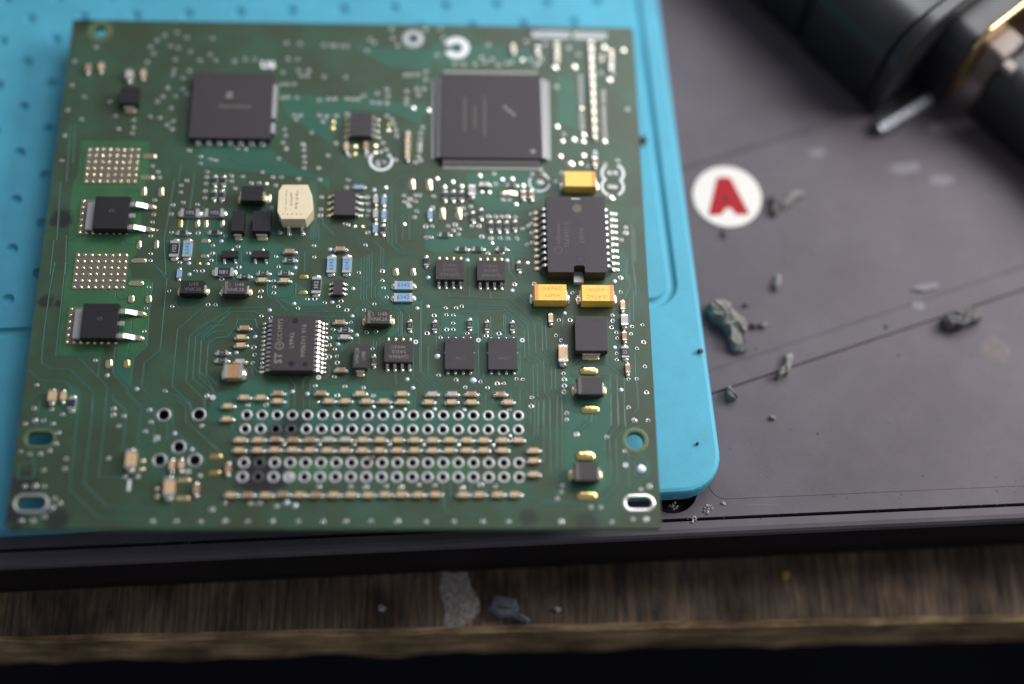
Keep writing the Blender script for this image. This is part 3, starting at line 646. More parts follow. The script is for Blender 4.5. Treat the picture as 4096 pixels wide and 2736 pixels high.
# vias
vias = {
'A': "1000,490 775,640 750,890 705,1150 672,1415 880,1010 850,1245 1205,1210 1145,1060 1235,1345 1395,1255 1395,1330 1380,1390 1565,1220 1665,1230 1640,1060 1700,1010 1745,920 1830,1005 1785,1130 1805,1265 1740,1305 1795,1350 1540,650 1850,340 1950,390 2215,400 1780,480 1860,500 1990,540 2190,570 2085,630 1830,620 1815,730 1800,780 1975,740 1910,820 1570,490 1600,560 1905,930 1950,980 1720,370 1640,420 2250,630",
'B': "640,450 780,455 1030,470 1105,475 1150,475 1220,480 1270,480 1510,410 1560,445 1480,530 760,620 660,615 765,735 870,735 790,790 855,790 605,755 1030,800 1260,805 585,880 650,880 720,880 600,1020 655,1015 750,1020 985,1045 1080,1035 1145,1030 1270,1030 1330,1035 1390,1035 1445,1000 1590,975 1690,935 1700,1000 1540,1070 1610,1075 1690,1075 720,1205 785,1205 740,1250 985,1205 1060,1215 1160,1210 1020,1270 1275,1190 1895,955 2000,930 2075,930 2020,990 1895,1035 1890,1085 1885,785 1940,780 2010,780 2095,750 2095,830 620,1350 630,1415 605,1490 640,1545 820,1510 900,1385 1155,1495 1645,1490 1750,400 1800,475 2245,300 2280,400 1735,300 2090,310 100,640 210,620 310,620 1690,1210 1740,1250 1760,1300 1780,1360 1790,1420 2060,1330 2040,1390 2035,1450 2035,1500 2030,1550",
'C': "660,470 125,575 590,600 625,650 765,680 310,670 400,670 520,670 700,620 850,660 900,650 1100,620 1190,650 1210,610 1160,680 1600,570 1835,760 1960,770 2110,1140 1450,1400 1375,905 1500,500 1620,800 1620,855 1622,910 1622,965 1624,1020 1626,1075 1630,1190 1630,1245 1635,1300 1640,1345 1860,960 1860,1010 1858,1060 1860,1130 1862,1180 1864,1230 1866,1280 1868,1330 1870,1380 1874,1430 1050,430 1250,460",
'D': "1970,265 2090,330 2090,400 2195,355 2250,370 1948,580 1887,630 1885,700 1590,430 1650,490 1665,550 2160,490 2155,545 2148,612 2140,690 2137,762 1612,785 1610,862 1602,935 1590,1015 1625,1098 1572,1160 1805,835 1912,810 1787,930 2060,830 1785,1122 2065,1130 1572,1343 1568,1415 1875,1435 2218,1255 2215,1340 2205,1412 2040,1522 2108,1525 1232,40 1380,85 672,108 645,370",
'E': "395,115 478,122 898,125 820,220 645,360 445,408 762,415 848,415 1028,430 1250,440 1235,320 325,400 328,455 365,530 1415,60 1335,188 1545,445 1530,520 1268,622 1262,750 1255,815 1755,690 1755,765 1750,820 1515,905 1545,908 1750,995 1188,1130 1725,1122 1190,1248 790,1242 505,1205 395,1138 125,1210 130,1130 115,1282 402,1355 818,1350 1655,1410 1900,1395 1900,1493 2130,610 2250,605 2290,605 2190,645 2130,675 2160,685 2250,668 2180,715 2260,770 2235,830 265,1028 832,990 750,735 790,500 535,475 615,475 1745,625 1850,255 1920,255 2290,80 2290,140 2280,200 2300,240 2250,260 2040,235 1560,190 1740,190 1880,150 1940,130 1850,290 1070,70 1080,130 1085,200 1090,260 1085,320",
'F': "90,615 75,735 75,925 5,930 62,1040 8,1045 240,925 315,910 355,955 295,970 350,1010 490,925 560,925 455,650 475,720 400,735 425,805 505,590 720,380 665,825 735,825 795,825 865,825 945,830 1078,925 1020,955 960,1055 783,1052 865,1055 590,1035 685,1055 1062,1118 655,1210 2095,940 2095,995 2045,1070 2035,1465 930,1530 1138,1530 1700,300 1430,370 1365,465 1115,380 1235,380 1105,800 1110,900 1112,1000 1115,1100 735,483 800,1200 1200,330 810,650 880,655 2010,240 1880,280",
'G': "1552,258 1522,478 1512,548 1505,718 1483,795 995,1020 380,1280 1722,1342 2155,1392 350,1520 533,1532 1185,1528 1558,1540 1765,300 1795,458 2170,440 2248,440",
'H': "80,310 160,313 225,42 765,62 770,125 770,187 635,168 625,228 1118,252 1195,250 1300,290 1468,272 1440,328 1020,348 1528,367 1712,367 1818,305 1900,60 1912,135 1948,233 1738,597 1835,590 1575,498 1387,570 1350,658 1350,733 1405,775 1345,855 1428,850 1430,917 1400,1062 1200,1157 1510,1165 1705,1177 1430,1258 1810,1257 638,428 738,452 560,757 568,833 550,917 72,1262 135,1280 1800,770 500,1358 688,1358",
'I': "212,345 322,345 382,325 220,418 292,420 92,423 292,505 222,570 292,568 18,610 160,652 437,610 635,635 768,613 1365,632 1418,682 140,1045 320,1095 577,1113 418,1172 650,1178 750,1133 820,1133 953,1087 1018,1090 1443,1028 1450,1090 1450,1158 1450,1222 1112,1280 1105,1370 1477,1442 1477,1510 1395,472 1510,472 1537,187 932,98 2038,30 2040,180 1953,420 1957,480 1943,548 1995,602 2005,660 1998,820 1998,885 2160,538 2148,615 2267,522 2278,702 2210,767 2292,955 2308,1227 2208,1083 2120,1087 2122,1383 2180,1517 2325,1517 412,1408 878,1408",
'J': "352,88 533,98 650,150 262,250 362,215 452,213 550,250 608,340 582,460 515,530 420,565 308,563 212,540 688,613 672,718 455,733 1130,608 1188,93 1182,157 1293,165 1240,270 1558,107 1575,228 1517,328 2100,270 260,900 365,900 452,900 565,1030 620,1075 543,1130 467,1218 220,1260 340,1260 1300,800 1435,800 1960,748 2085,790 2205,1145 1590,1265 1835,1265 2092,1268",
'K': "118,1145 255,1075 525,1080 620,1080 800,1108 260,1265 495,1268 755,1265 1018,1268 1280,1268 1518,1265 1785,1265 2058,1265 1238,905 1570,905 1727,910 1943,900 2095,910 2285,885",
'L': "1577,360 1897,385 2080,535 2180,213 2325,213 1437,895 1425,960 1378,1030 1735,1118 1835,1120 2255,935 2340,900 2170,1245 2305,1245 1420,1270 1948,1275 870,1270 603,1268 303,1268 15,1270 100,888 388,918 578,882 735,900",
}
def via_mesh(k, n):
    def f():
        mb = MB(); rr = random.Random(k)
        ri, ro = (0.20, 0.37) if k < 3 else (0.22, 0.46)
        ex = 1.0
        vs = []
        for i in range(n):
            a = 2 * math.pi * i / n; c, s = math.cos(a), math.sin(a)
            j = 1 + rr.uniform(-.06, .06)
            for r, z_ in ((ro * j, 0.026), (ro * .8 * j, 0.075), ((ri + ro) * .5, .085), (ri, 0.05), (ri * .9, 0.030)): vs.append((r * c, r * s, z_))
        fs = []
        for i in range(n):
            q = (i + 1) % n
            for m_ in range(4): fs.append((i * 5 + m_, q * 5 + m_, q * 5 + m_ + 1, i * 5 + m_ + 1))
        mb.add(vs, fs, 0)
        mb.add([(ri * .9 * math.cos(2 * math.pi * i / n), ri * .9 * math.sin(2 * math.pi * i / n), .030) for i in range(n)], [tuple(range(n))], 1)
        return mb.mesh('via', ['viatin', 'hole'], True)
    return cached(('via', k, n), f)
allv = []
for t, s in vias.items():
    for q in s.split():
        x, y = map(float, q.split(',')); p = B(t, x, y); allv.append((p.x, p.y))
allv.sort(key=lambda p: (Vector((p[0], p[1], 0)) - CAM).length)
rest = MB()
vm = via_mesh(0, 12)
for i, (x, y) in enumerate(allv):
    if i < 298: link('via', via_mesh(i % 4, 12), board, (x, y, 0), random.random() * 6)
    else:
        rest.add([(v.co.x + x, v.co.y + y, v.co.z) for v in vm.vertices], [tuple(p.vertices) for p in vm.polygons])
        for i_, p in enumerate(vm.polygons): rest.m[-len(vm.polygons) + i_] = p.material_index
link('via', rest.mesh('via', ['viatin', 'hole'], True), board, kind='stuff')
# tinned test points and solder dots  (t, x, y, radius, material)
tp = {
'E': "1815,548 1355,1170 992,1360 222,1082 1970,190", 'F': "440,1280 853,1283 35,1462 1978,1500", 'G': "1118,1180 1425,1322 1970,10 1975,125",
'H': "980,300 725,368 1380,285 575,645 378,810 1588,430 1635,628 1440,722 963,1218 1118,1242 2160,1090 2220,1180 2265,348 1595,143",
'I': "128,850,.55 500,1100,.58 2045,1200 1978,757 1455,398 28,330 30,30 908,163 1978,67", 'J': "1820,350 2000,520", 'K': "900,1075,.5 990,1105,.5",
'L': "2255,720,.75 98,98 413,105,.25", 'G2': ""}
def dmesh(r, h, m): return cached(('dome', r, h, m), lambda: (lambda b: (dome(b, 2 * r, 2 * r, h, 0, 0, 0.012, 14), b.mesh('test_point', [m], True))[1])(MB()))
for t, s in tp.items():
    for q in s.split():
        a = [float(v) for v in q.split(',')]; p = B(t, a[0], a[1]); link('test_point', dmesh(a[2] if len(a) > 2 else 0.40, 0.10, 'tp'), board, (p.x, p.y, 0))
dots = {
'C': "1350,705,.75 1555,700,.7 1865,495,.65 2065,525,.6 1920,835,.65 1375,1325,.6 1550,1460,.7 1650,1410,.6 1645,1480,.65 1430,1475,.55 1870,1480,.6 1010,625,.45 1630,1135,.45",
'F': "122,432,.5 285,465,.5 200,518,.5 378,510,.5 568,402,.5 800,440,.5 905,435,.55 1020,505,.55 945,700,.5 1515,280,.9 1650,190,.6 1408,200,.6 1940,635,.75 698,1107,.42 1065,1312,.45 1620,275,.45 590,570,.4 668,575,.42",
'B': "1960,1130,.5 2120,1155,.55 1125,1275,.45,g 1120,1340,.5,g 1355,1530,.5,p 1565,1525,.5,p 1700,1360,.4,p 1705,1300,.3,g",
'E': "2130,908,.42 1935,525,.4 1612,930,.36 1692,930,.36,g 1615,100,.45,p 1615,175,.45,g 1825,90,.42,g 1825,160,.42,p 690,485,.4,p 75,1320,.36,p",
'D': "2080,1447,.36,g 2165,1450,.36 2170,1210,.42,p 2155,1370,.42,p", 'K': "880,465,.3 1248,468,.32 1612,467,.3 1978,468,.33 2335,470,.3",
'L': "350,472,.36 710,475,.34 885,375,.28", 'H': "1230,1330,.3 1810,1378,.3 1993,1382,.3 2135,1405,.3",
'J': "1490,640,.42,p 1485,725,.42,p 1635,930,.36,p 1635,1015,.38,p 1045,340,.01"}
for t, s in dots.items():
    for q in s.split():
        a = q.split(','); p = B(t, float(a[0]), float(a[1])); r = float(a[2])
        m = {'g': 'gold', 'p': 'goldpale'}.get(a[3] if len(a) > 3 else '', 'solder')
        link('solder_dot', cached(('dot', r, m), lambda: (lambda b: (dome(b, 2 * r, 2 * r, r * .32, 0, 0, 0.012, 14), b.mesh('solder_dot', [m], True))[1])(MB())), board, (p.x, p.y, 0))
# bare plated pads (t, x, y, zoomed w, zoomed h, material)
pads = [('D',1500,695,58,105,'goldpale'),('D',1680,700,58,105,'goldpale'),('D',1450,1248,52,95,'goldpale'),('D',1632,1248,50,100,'goldpale'),('G',1370,382,68,90,'goldpale'),('G',1552,382,68,90,'goldpale'),
 ('G',1137,1055,75,100,'goldpale'),('G',1322,1055,70,95,'gold'),('D',1560,328,150,50,'goldpale'),('D',1535,550,150,50,'goldpale'),('D',1450,1415,165,50,'goldpale'),('G',1422,218,165,58,'goldpale'),
 ('D',1882,1030,48,92,'gold'),('D',2060,1030,48,92,'goldpale'),('D',2148,1032,48,95,'goldpale'),('D',2320,1032,50,80,'goldpale'),('E',1085,1455,95,45,'gold'),('H',1075,185,100,48,'gold'),
 ('E',2210,490,72,130,'goldpale'),('E',2040,1405,65,95,'goldpale'),('E',2222,1405,62,95,'goldpale'),('F',40,495,72,140,'goldpale'),('F',178,795,68,145,'goldpale'),('F',350,795,68,145,'goldpale'),
 ('F',870,590,200,75,'goldpale'),('I',1712,1003,192,88,'gold'),('I',1725,1403,198,88,'gold'),('L',1675,588,208,105,'gold'),('L',1690,1003,220,95,'gold'),('K',165,590,135,58,'gold'),('K',155,760,125,52,'gold'),
 ('J',1925,838,130,45,'flux'),('J',1915,1028,130,48,'flux'),('E',60,1080,100,45,'goldpale'),('E',50,1240,90,40,'goldpale'),('E',720,640,40,100,'goldpale')]
for t, x, y, pw, ph, m in pads:
    cx, cy, w_, d_ = rect(t, x - pw / 2, y - ph / 2, x + pw / 2, y + ph / 2, 0)
    mb = MB(); pad(mb, w_, d_, min(w_, d_) * 0.22, 0, 0, 0.012); link('solder_pad', mb.mesh('solder_pad', [m], True), board, (cx, cy, 0))

# ------------------------------------------------------------------ small two-ended parts
SZ = {'04': (1.05, .55, .5), '06': (1.65, .85, .8), '08': (2.05, 1.3, 1.1), '12': (3.2, 1.65, 1.3), '1210': (3.2, 2.6, 1.9)}
def chip_part(name, size, kind, x, y, vert=False, txt=None, rot=0.0):
    l, d, h = SZ[size]
    res = kind in ('r', 'u')
    if res: h = {'04': .35, '06': .48, '08': .52, '12': .6, '1210': .6}[size]
    def body():
        mb = MB()
        if res:
            rbox(mb, l * .98, d * .96, 0.05, h - .04, 0.02, mi=0); rbox(mb, l * .66, d * .94, h - .04, h + .01, 0.02, mi=1)
            return mb.mesh(name, ['rside', 'rblack' if kind == 'r' else 'rblue'])
        rbox(mb, l * .94, d * .97, 0.05, h, 0.06); return mb.mesh(name, [{'t': 'mlcc', 'b': 'mlcc_b', 'w': 'mlcc_w', 'o': 'mlcc_o'}[kind]])
    bm_ = cached((name, size, kind, 'b'), body)
    tlx = l * (0.19 if not res else 0.17)
    term = cached((name, size, res, 't'), lambda: (lambda b: (rbox(b, tlx, d, 0.03, h + .025, 0.07 if not res else .03), b.mesh('terminal', ['tin' if not res else 'tin_dull']))[1])(MB()))
    sol = cached((name, size, res, 's'), lambda: (lambda b: (dome(b, .80 * (1 + l / 8), d * .92, h * .60, 0, 0, .012, 12), b.mesh('solder_joint', ['solder'], True))[1])(MB()))
    rz = (math.pi / 2 if vert else 0) + random.uniform(-.02, .02) + rot
    o = link(name, bm_, board, (x, y, 0), rz)
    for s in (-1, 1):
        link('terminal', term, o, (s * (l / 2 - tlx / 2 + .01), 0, 0), 0 if s > 0 else math.pi)
        link('solder_joint', sol, o, (s * (l / 2 + .17), random.uniform(-.06, .02), 0), random.uniform(-.2, .2))
    if txt:
        m = 'ink_w' if kind == 'r' else 'ink_b'
        link('marking', text_mesh(txt, d * .62, m), o, (0, 0, h + .018), 0)
    return o
# capacitors: t, "x,y,kind" ; H row orientation
caps_h = {
'H': "462,545,b 430,640,t 425,725,t 415,895,w 1460,485,b 1510,640,w 1470,985,b 815,1225,b 460,1270,t 635,1270,t 810,1308,t 1262,1225,b 1345,1308,t 1520,1308,t 1670,1230,t 1735,1310,t 1918,1310,t 2105,1232,t 2105,1315,t 290,1360,t 278,1495,t 650,45,t 880,50,t",
'I': "75,1235,w 285,1235,w 487,1235,b 790,1237,b 40,1318,t 280,1318,t 487,1320,t 868,1320,o",
'K': "415,408,o 605,408,o 790,408,b 975,408,b 1150,408,b 1335,405,w 1515,405,w 1700,408,t 1880,408,t 2065,410,t 2240,410,t 405,515,t 600,515,t 780,512,t 965,512,t 1145,515,o 1330,517,t 1510,517,o 1695,517,t 1875,517,t 2060,517,t 2240,517,t 320,985,t 500,985,b 685,985,t 865,980,b 1040,982,t 1215,985,b 1395,982,t 1575,982,t 1755,985,t 1930,980,t 2105,980,t 2280,982,t",
'L': "80,412,t 255,410,t 440,412,t 612,412,t 810,412,t 975,412,o 80,520,t 255,518,t 440,518,t 612,518,t 810,518,t 1135,520,t 1135,625,t 1135,768,t 110,980,o 400,982,t 570,980,o 765,980,t 940,980,o",
'E': "935,1180,b 1465,1155,b", 'F': "625,483,w"}
for t, s in caps_h.items():
    for q in s.split():
        a = q.split(','); kind = a[2]
        if t == 'K' and a[0] == '790': p = B(t, 790, 408, .6); chip_part('capacitor', '06', 'b', p.x, p.y); continue
        p = B(t, float(a[0]), float(a[1]) + 4, .75); chip_part('capacitor', '06', kind, p.x, p.y)
res_h = {'H': "232,805,181 225,888,101 1515,570,181 465,10,181", 'E': "935,1275,181 660,1408,181 888,1408,101 150,985,",
         'D': "1905,1118,", 'F': "205,1008, 385,1158, 552,1158, 800,1158, 905,490,"}
for t, s in res_h.items():
    for q in s.split():
        a = q.split(','); p = B(t, float(a[0]), float(a[1]) + 3, .48); chip_part('resistor', '06', 'r', p.x, p.y, txt=a[2] or None)
res_v = {'H': "2190,520,06 1815,890,06", 'E': "155,445,06 245,445,06 145,595,06 230,595,06 1912,955,06",
         'F': "210,600,06 295,600,06 380,600,06 500,820,06 585,790,06 685,920,06 768,920,06 850,920,06 938,910,06 980,1340,06 15,1285,06",
         'I': "100,525,06 468,505,06 647,525,06 912,530,06 2090,800,08", 'G': "750,1465,08"}
for t, s in res_v.items():
    for q in s.split():
        a = q.split(','); p = B(t, float(a[0]), float(a[1]) + 4, .48)
        chip_part('resistor', a[2], 'r', p.x, p.y, True, txt={'I': '22', 'H': '22'}.get(t))
for t, x, y, sz, k, tx in (('H',2125,107,'12','u','6342'),('H',2120,234,'12','u','6342'),('E',1658,512,'06','u',None),('E',1918,650,'06','u',None),('E',1918,800,'06','u',None),('E',1828,945,'06','u',None),
                        ('G',1868,112,'06','u',None),('F',52,800,'06','u',None),('E',1372,1325,'12','u','6342'),('E',1535,1325,'12','u','6342'),('D',1955,1290,'12','u','6342'),('D',1820,1290,'12','r','102'),
                        ('H',1215,105,'12','r','302'),('E',250,1402,'12','r','180'),('D',1980,915,'12','r','102'),('D',2236,915,'12','r','102'),('F',1775,190,'06','u',None)):
    v = (t, x) not in (('H', 2125), ('H', 2120), ('E', 1658), ('E', 250), ('D', 1980), ('D', 2236))
    p = B(t, x, y, .55); chip_part('resistor', sz, k, p.x, p.y, v, tx, math.pi if tx == '180' else 0)
for t, x, y, sz, k in (('E',1832,640,'06','w'),('E',1830,790,'06','w'),('I',1313,445,'06','t'),('I',1443,815,'12','o'),('I',2065,312,'06','t'),('I',2083,465,'08','w'),('I',2083,635,'06','b'),('I',2117,972,'06','b'),
                       ('G',540,1388,'08','t'),('G',655,1390,'06','t'),('J',1360,612,'12','o'),('J',1760,905,'12','o'),('J',1790,675,'06','o'),('J',1888,670,'06','o'),('J',2045,925,'06','b'),('K',290,712,'06','b'),
                       ('F',490,545,'08','w'),('F',1030,590,'06','b'),('F',1115,590,'06','b'),('F',1775,245,'06','b'),('A',915,705,'06','b'),('A',1050,690,'06','t'),('A',1490,760,'06','t'),('A',1345,770,'08','w'),
                       ('B',1265,1525,'06','t'),('B',1470,1520,'06','b'),('B',1910,1410,'06','t'),('B',1910,1500,'06','t'),('E',2165,40,'06','t'),('E',2165,110,'06','t'),('E',2165,180,'06','t'),
                       ('C',925,500,'06','t'),('C',1380,480,'06','t'),('C',1380,590,'06','t'),('C',1180,520,'06','w'),('C',1945,560,'06','t'),('C',1945,680,'06','w'),('C',1850,600,'04','w'),
                       *[('C', 1735 + k_ * 4, 470 + k_ * 92, '06', 't') for k_ in range(11)]):
    hh = SZ[sz][2]; p = B(t, x, y, hh); chip_part('capacitor', sz, k, p.x, p.y, True)
p = B('H', 345, 1000, 1.9); chip_part('capacitor', '1210', 'b', p.x, p.y)

# ------------------------------------------------------------------ moulded packages
def moulded(name, w_, d_, h, m='chip', taper=0.12, z0=0.12, cut=None):
    mb = MB(); zm = h * .5
    mb.loft([octo(w_ - taper, d_ - taper, .08, z0), octo(w_ + taper * .4, d_ + taper * .4, .08, zm), octo(w_ + taper * .4, d_ + taper * .4, .08, zm + .06), octo(w_ - taper * .1, d_ - taper * .1, .06, h - .03), octo(w_ - taper * .3, d_ - taper * .3, .05, h)])
    return mb.mesh(name, [m])
def gull(reach, zh, width, t=0.18, foot=.45):
    """lead leaving the body at x=0 towards +x, bending down to the board"""
    def f():
        mb = MB(); a = reach - foot
        prof = [(-0.1, zh), (a * .35, zh), (a * .62, zh * .82), (a * .95, t + .10), (a + .12, t), (reach, t)]
        low = [(-0.1, zh - t), (a * .22, zh - t), (a * .45, zh * .72 - t * .3), (a * .80, .10), (a, 0.03), (reach, 0.03)]
        n = len(prof); vs = []
        for s in (-1, 1):
            for x, z_ in prof: vs.append((x, s * width / 2 * (1 if x < reach else .9), z_))
            for x, z_ in low: vs.append((x, s * width / 2, z_))
        fs = []; k = 2 * n
        for i in range(n - 1):
            fs += [(i, k + i, k + i + 1, i + 1)[::-1], (n + i, n + i + 1, k + n + i + 1, k + n + i)[::-1], (i, i + 1, n + i + 1, n + i)[::-1], (k + i, k + n + i, k + n + i + 1, k + i + 1)[::-1]]
        fs.append((n - 1, 2 * n - 1, k + 2 * n - 1, k + n - 1)[::-1])
        mb.add(vs, fs); return mb.mesh('lead', ['tin'])
    return cached(('gull', round(reach, 2), zh, width, t, foot), f)
def joint(w_, d_, h=.22, m='solder'): return cached(('joint', w_, d_, h, m), lambda: (lambda b: (dome(b, w_, d_, h, 0, 0, .012, 12), b.mesh('solder_joint', [m], True))[1])(MB()))
def leads(o, side, n, pitch, off, reach, zh, width, t=.18, jm='solder', shift=0, foot=.45):
    me = gull(reach, zh, width, t, foot); rz = {'R': 0, 'T': math.pi / 2, 'L': math.pi, 'B': -math.pi / 2}[side]
    for k in range(n):
        s = (k - (n - 1) / 2) * pitch + shift
        loc = {'R': (off, s), 'L': (-off, s), 'T': (s, off), 'B': (s, -off)}[side]
        link('lead', me, o, (*loc, 0), rz)
        q = off + reach - foot * .35
        loc = {'R': (q, s), 'L': (-q, s), 'T': (s, q), 'B': (s, -q)}[side]
        link('solder_joint', joint(foot * 2.0, width * 1.45, t + .06, jm), o, (*loc, 0), rz)
def mark(o, txt, x, y, z_, size, rot=0, m='mark', sq=1.0, bold=0.0): link('marking', text_mesh(txt, size, m, bold=bold, squeeze=sq), o, (x, y, z_ + .012), rot)
def dimple(o, x, y, z_, r, m='dent'):
    mb = MB(); ring(mb, r * .86, r, 0, .02, 24); mb.add([(r * .9 * math.cos(i / 24 * 6.2832), r * .9 * math.sin(i / 24 * 6.2832), .006) for i in range(24)], [tuple(range(24))])
    link('moulding_mark', mb.mesh('moulding_mark', [m]), o, (x, y, z_ + .002))
def ringmark(o, x, y, z_, r, t, m='mark'):
    mb = MB(); ring(mb, r - t, r, 0, .004, 24); link('marking', mb.mesh('marking', [m]), o, (x, y, z_ + .01))

# PowerSSO-24 with printed face
cx, cy, w_, d_ = rect('H', 745, 437, 1190, 992, 2.2)
cx, cy = cx + .0, cy + .05; w_, d_ = 7.4, 10.2
o = link('driver_chip', moulded('driver_chip', w_, d_, 2.3), board, (cx, cy, 0))
leads(o, 'L', 12, .82, w_ / 2, 1.75, 1.15, .42, .2); leads(o, 'R', 12, .82, w_ / 2, 1.75, 1.15, .42, .2)
mark(o, 'CC1MYS', -2.25, 2.45, 2.3, 1.15, math.pi / 2, sq=.92)
ringmark(o, -2.25, -.55, 2.3, .75, .12); mark(o, 'e3', -2.25, -.55, 2.3, .8, math.pi / 2)
mark(o, 'ST', -2.25, -2.9, 2.3, 1.75, math.pi / 2, bold=.03)
mark(o, 'L9942', -.15, .45, 2.3, 1.1, math.pi / 2)
mark(o, '99063V1 916', 1.85, .4, 2.3, 1.12, math.pi / 2, sq=.95)
dimple(o, .25, 4.15, 2.3, .52); dimple(o, -.05, -3.9, 2.3, .52); dimple(o, 2.3, -3.95, 2.3, .45)

# SO-8 chips with printed face
def so8(t, x0, y0, x1, y1, lines, h=1.5, horiz=False, m='chip'):
    cx, cy, w_, d_ = rect(t, x0, y0, x1, y1, h)
    W8, D8 = (3.9, 4.9) if horiz else (4.9, 3.9)
    o = link('transistor_chip' if lines else 'eight_pin_chip', moulded('eight_pin_chip', W8, D8, h, m), board, (cx, cy, 0))
    for s in ('LR' if horiz else 'TB'): leads(o, s, 4, 1.27, 1.95, 1.1, .85, .44, .2, 'flux' if s in 'TL' else 'solder')
    if lines:
        for k, ln in enumerate(lines): mark(o, ln, .0, -.95 + k * .92, h, .82, math.pi, 'mark' if t == 'H' else 'mark_faint', sq=1.12)
    return o
so8('H', 1932, 702, 2215, 893, ['Q4946A', 'SAD\u0394', '.W93C'])
for q in ((125, 1290, 392, 1465), (555, 1298, 822, 1475)): so8('F', *q, ['Q4946A', 'SAD\u0394', '.W81C'])
so8('E', 1412, 570, 1608, 793, None, horiz=True)
so8('B', 1340, 1190, 1508, 1405, None, horiz=True)
# flat power packages
for q in ((215, 672, 503, 965), (663, 672, 958, 968)):
    h = 1.1; cx, cy, w_, d_ = rect('I', *q, h); w_, d_ = 5.0, 5.9
    o = link('power_chip', moulded('power_chip', w_, d_, h), board, (cx, cy, 0))
    for k in range(4):
        x = (k - 1.5) * 1.3
        for s in (1, -1):
            mb_ = cached(('ppin',), lambda: (lambda b: (rbox(b, .5, .6, .03, .3, .05), b.mesh('lead', ['tin']))[1])(MB()))
            link('lead', mb_, o, (x, s * (d_ / 2 + .02), 0)); link('solder_joint', joint(.62, .7, .24), o, (x, s * (d_ / 2 + .35), 0))
    for s in (-1, 1): link('side_tab', cached(('stab',), lambda: (lambda b: (rbox(b, .25, .35, .3, .5, .03), b.mesh('side_tab', ['tin']))[1])(MB())), o, (s * (w_ / 2 + .02), .35, 0))
    ringmark(o, -w_ / 2 + .75, d_ / 2 - .7, h, .33, .05, 'chip_matte')
    mark(o, '4463', 0.1, -.9, h, .8, 0, 'mark_faint')
# SOT23-6
cx, cy, w_, d_ = rect('H', 1395, 50, 1480, 200, 1.1)
o = link('six_pin_chip', moulded('six_pin_chip', 1.6, 2.9, 1.1), board, (cx, cy, 0)); leads(o, 'L', 3, .95, .8, .75, .6, .38, .15, 'flux', foot=.3); leads(o, 'R', 3, .95, .8, .75, .6, .38, .15, foot=.3)
# SOT23-3
for x in (310, 632):
    p = B('E', x, 1215, 1.0); o = link('small_transistor', moulded('small_transistor', 2.9, 1.35, 1.0, 'chip_matte'), board, (p.x, p.y, 0))
    for sx, s in ((-.95, 'B'), (.95, 'B'), (0.25, 'T')):
        leads(o, s, 1, 1, .65, .75, .55, .42, .15, shift=sx, foot=.35)
# rectifier diodes: body box with wrap-round leads
def diode(t, x0, y0, x1, y1, h, axis, lines=None, stripe=False, lw=None, m='chip', kind='diode', sz=None):
    cx, cy, w_, d_ = rect(t, x0, y0, x1, y1, h)
    if sz: w_, d_ = sz
    mb = MB(); tp_ = .32; zm = h * .55
    ax, ay = (tp_, .10) if axis == 'x' else (.10, tp_)
    mb.loft([octo(w_ - ax, d_ - ay, .08, .08), octo(w_ + ax, d_ + ay, .08, zm - .03), octo(w_ + ax, d_ + ay, .08, zm + .03), octo(w_, d_, .06, h)])
    o = link(kind, mb.mesh(kind, [m]), board, (cx, cy, 0))
    L_, wd = (w_, d_) if axis == 'x' else (d_, w_)
    lw = lw or wd * .62
    lm = cached(('jlead', round(lw, 2), round(zm, 2)), lambda: jlead(lw, zm))
    for s in (-1, 1):
        rz = (0 if s > 0 else math.pi) if axis == 'x' else (math.pi / 2 if s > 0 else -math.pi / 2)
        off = L_ / 2 + tp_ * .4
        loc = (s * off, 0, 0) if axis == 'x' else (0, s * off, 0)
        link('lead', lm, o, loc, rz)
        q = off + .45; loc = (s * q, 0, 0) if axis == 'x' else (0, s * q, 0)
        link('solder_joint', joint(.75, round(lw * 1.05, 2), .3, 'flux'), o, loc, rz)
    if stripe: 
        sb = MB(); rbox(sb, .5, d_ * .96, 0, .008, .002); link('polarity_band', sb.mesh('polarity_band', ['mark_faint']), o, (-w_ / 2 + .45, 0, h + .002))
    if lines:
        for k, ln in enumerate(lines): mark(o, ln, .3 if axis == 'x' else (.55 - 1.1 * k), (.5 - .98 * k) if axis == 'x' else 0, h, .95, 0 if axis == 'x' else math.pi / 2, 'mark' if t == 'H' else 'mark_faint', sq=.95)
    return o
def jlead(lw, zm):
    mb = MB(); pr = [(-.1, zm + .08), (.12, zm + .06), (.26, zm - .12), (.30, .25), (.30, .05), (.10, .03)]; pi = [(-.1, zm - .06), (.04, zm - .08), (.13, zm - .2), (.14, .25), (.14, .1), (.05, .08)]
    n = 6; vs = []
    for s in (-1, 1):
        for x, z_ in pr + pi: vs.append((x, s * lw / 2, z_))
    fs = []
    for i in range(n - 1):
        fs += [(i, i + 1, 12 + i + 1, 12 + i), (6 + i, 12 + 6 + i, 12 + 7 + i, 7 + i), (i, 6 + i, 7 + i, i + 1), (12 + i, 12 + i + 1, 12 + 7 + i, 12 + 6 + i)]
    mb.add(vs, fs); return mb.mesh('lead', ['tin'])
d1 = diode('H', 1738, 366, 1975, 505, 2.1, 'x', ['U4B', 'VNK28.'], True)
ringmark(d1, -1.25, .5, 2.1, .48, .07)
for ch in list(d1.children):
    if ch.name.startswith('marking') and abs(ch.location.x - .3) < .02 and abs(ch.location.y - .5) < .02: ch.location.x = .8
d2 = diode('H', 245, 62, 480, 195, 2.1, 'x', ['U4B', 'VNK28.'], True); ringmark(d2, -1.25, .5, 2.1, .48, .07, 'mark')
for ch in list(d2.children):
    if ch.name.startswith('marking') and abs(ch.location.x - .3) < .02 and abs(ch.location.y - .5) < .02: ch.location.x = .8
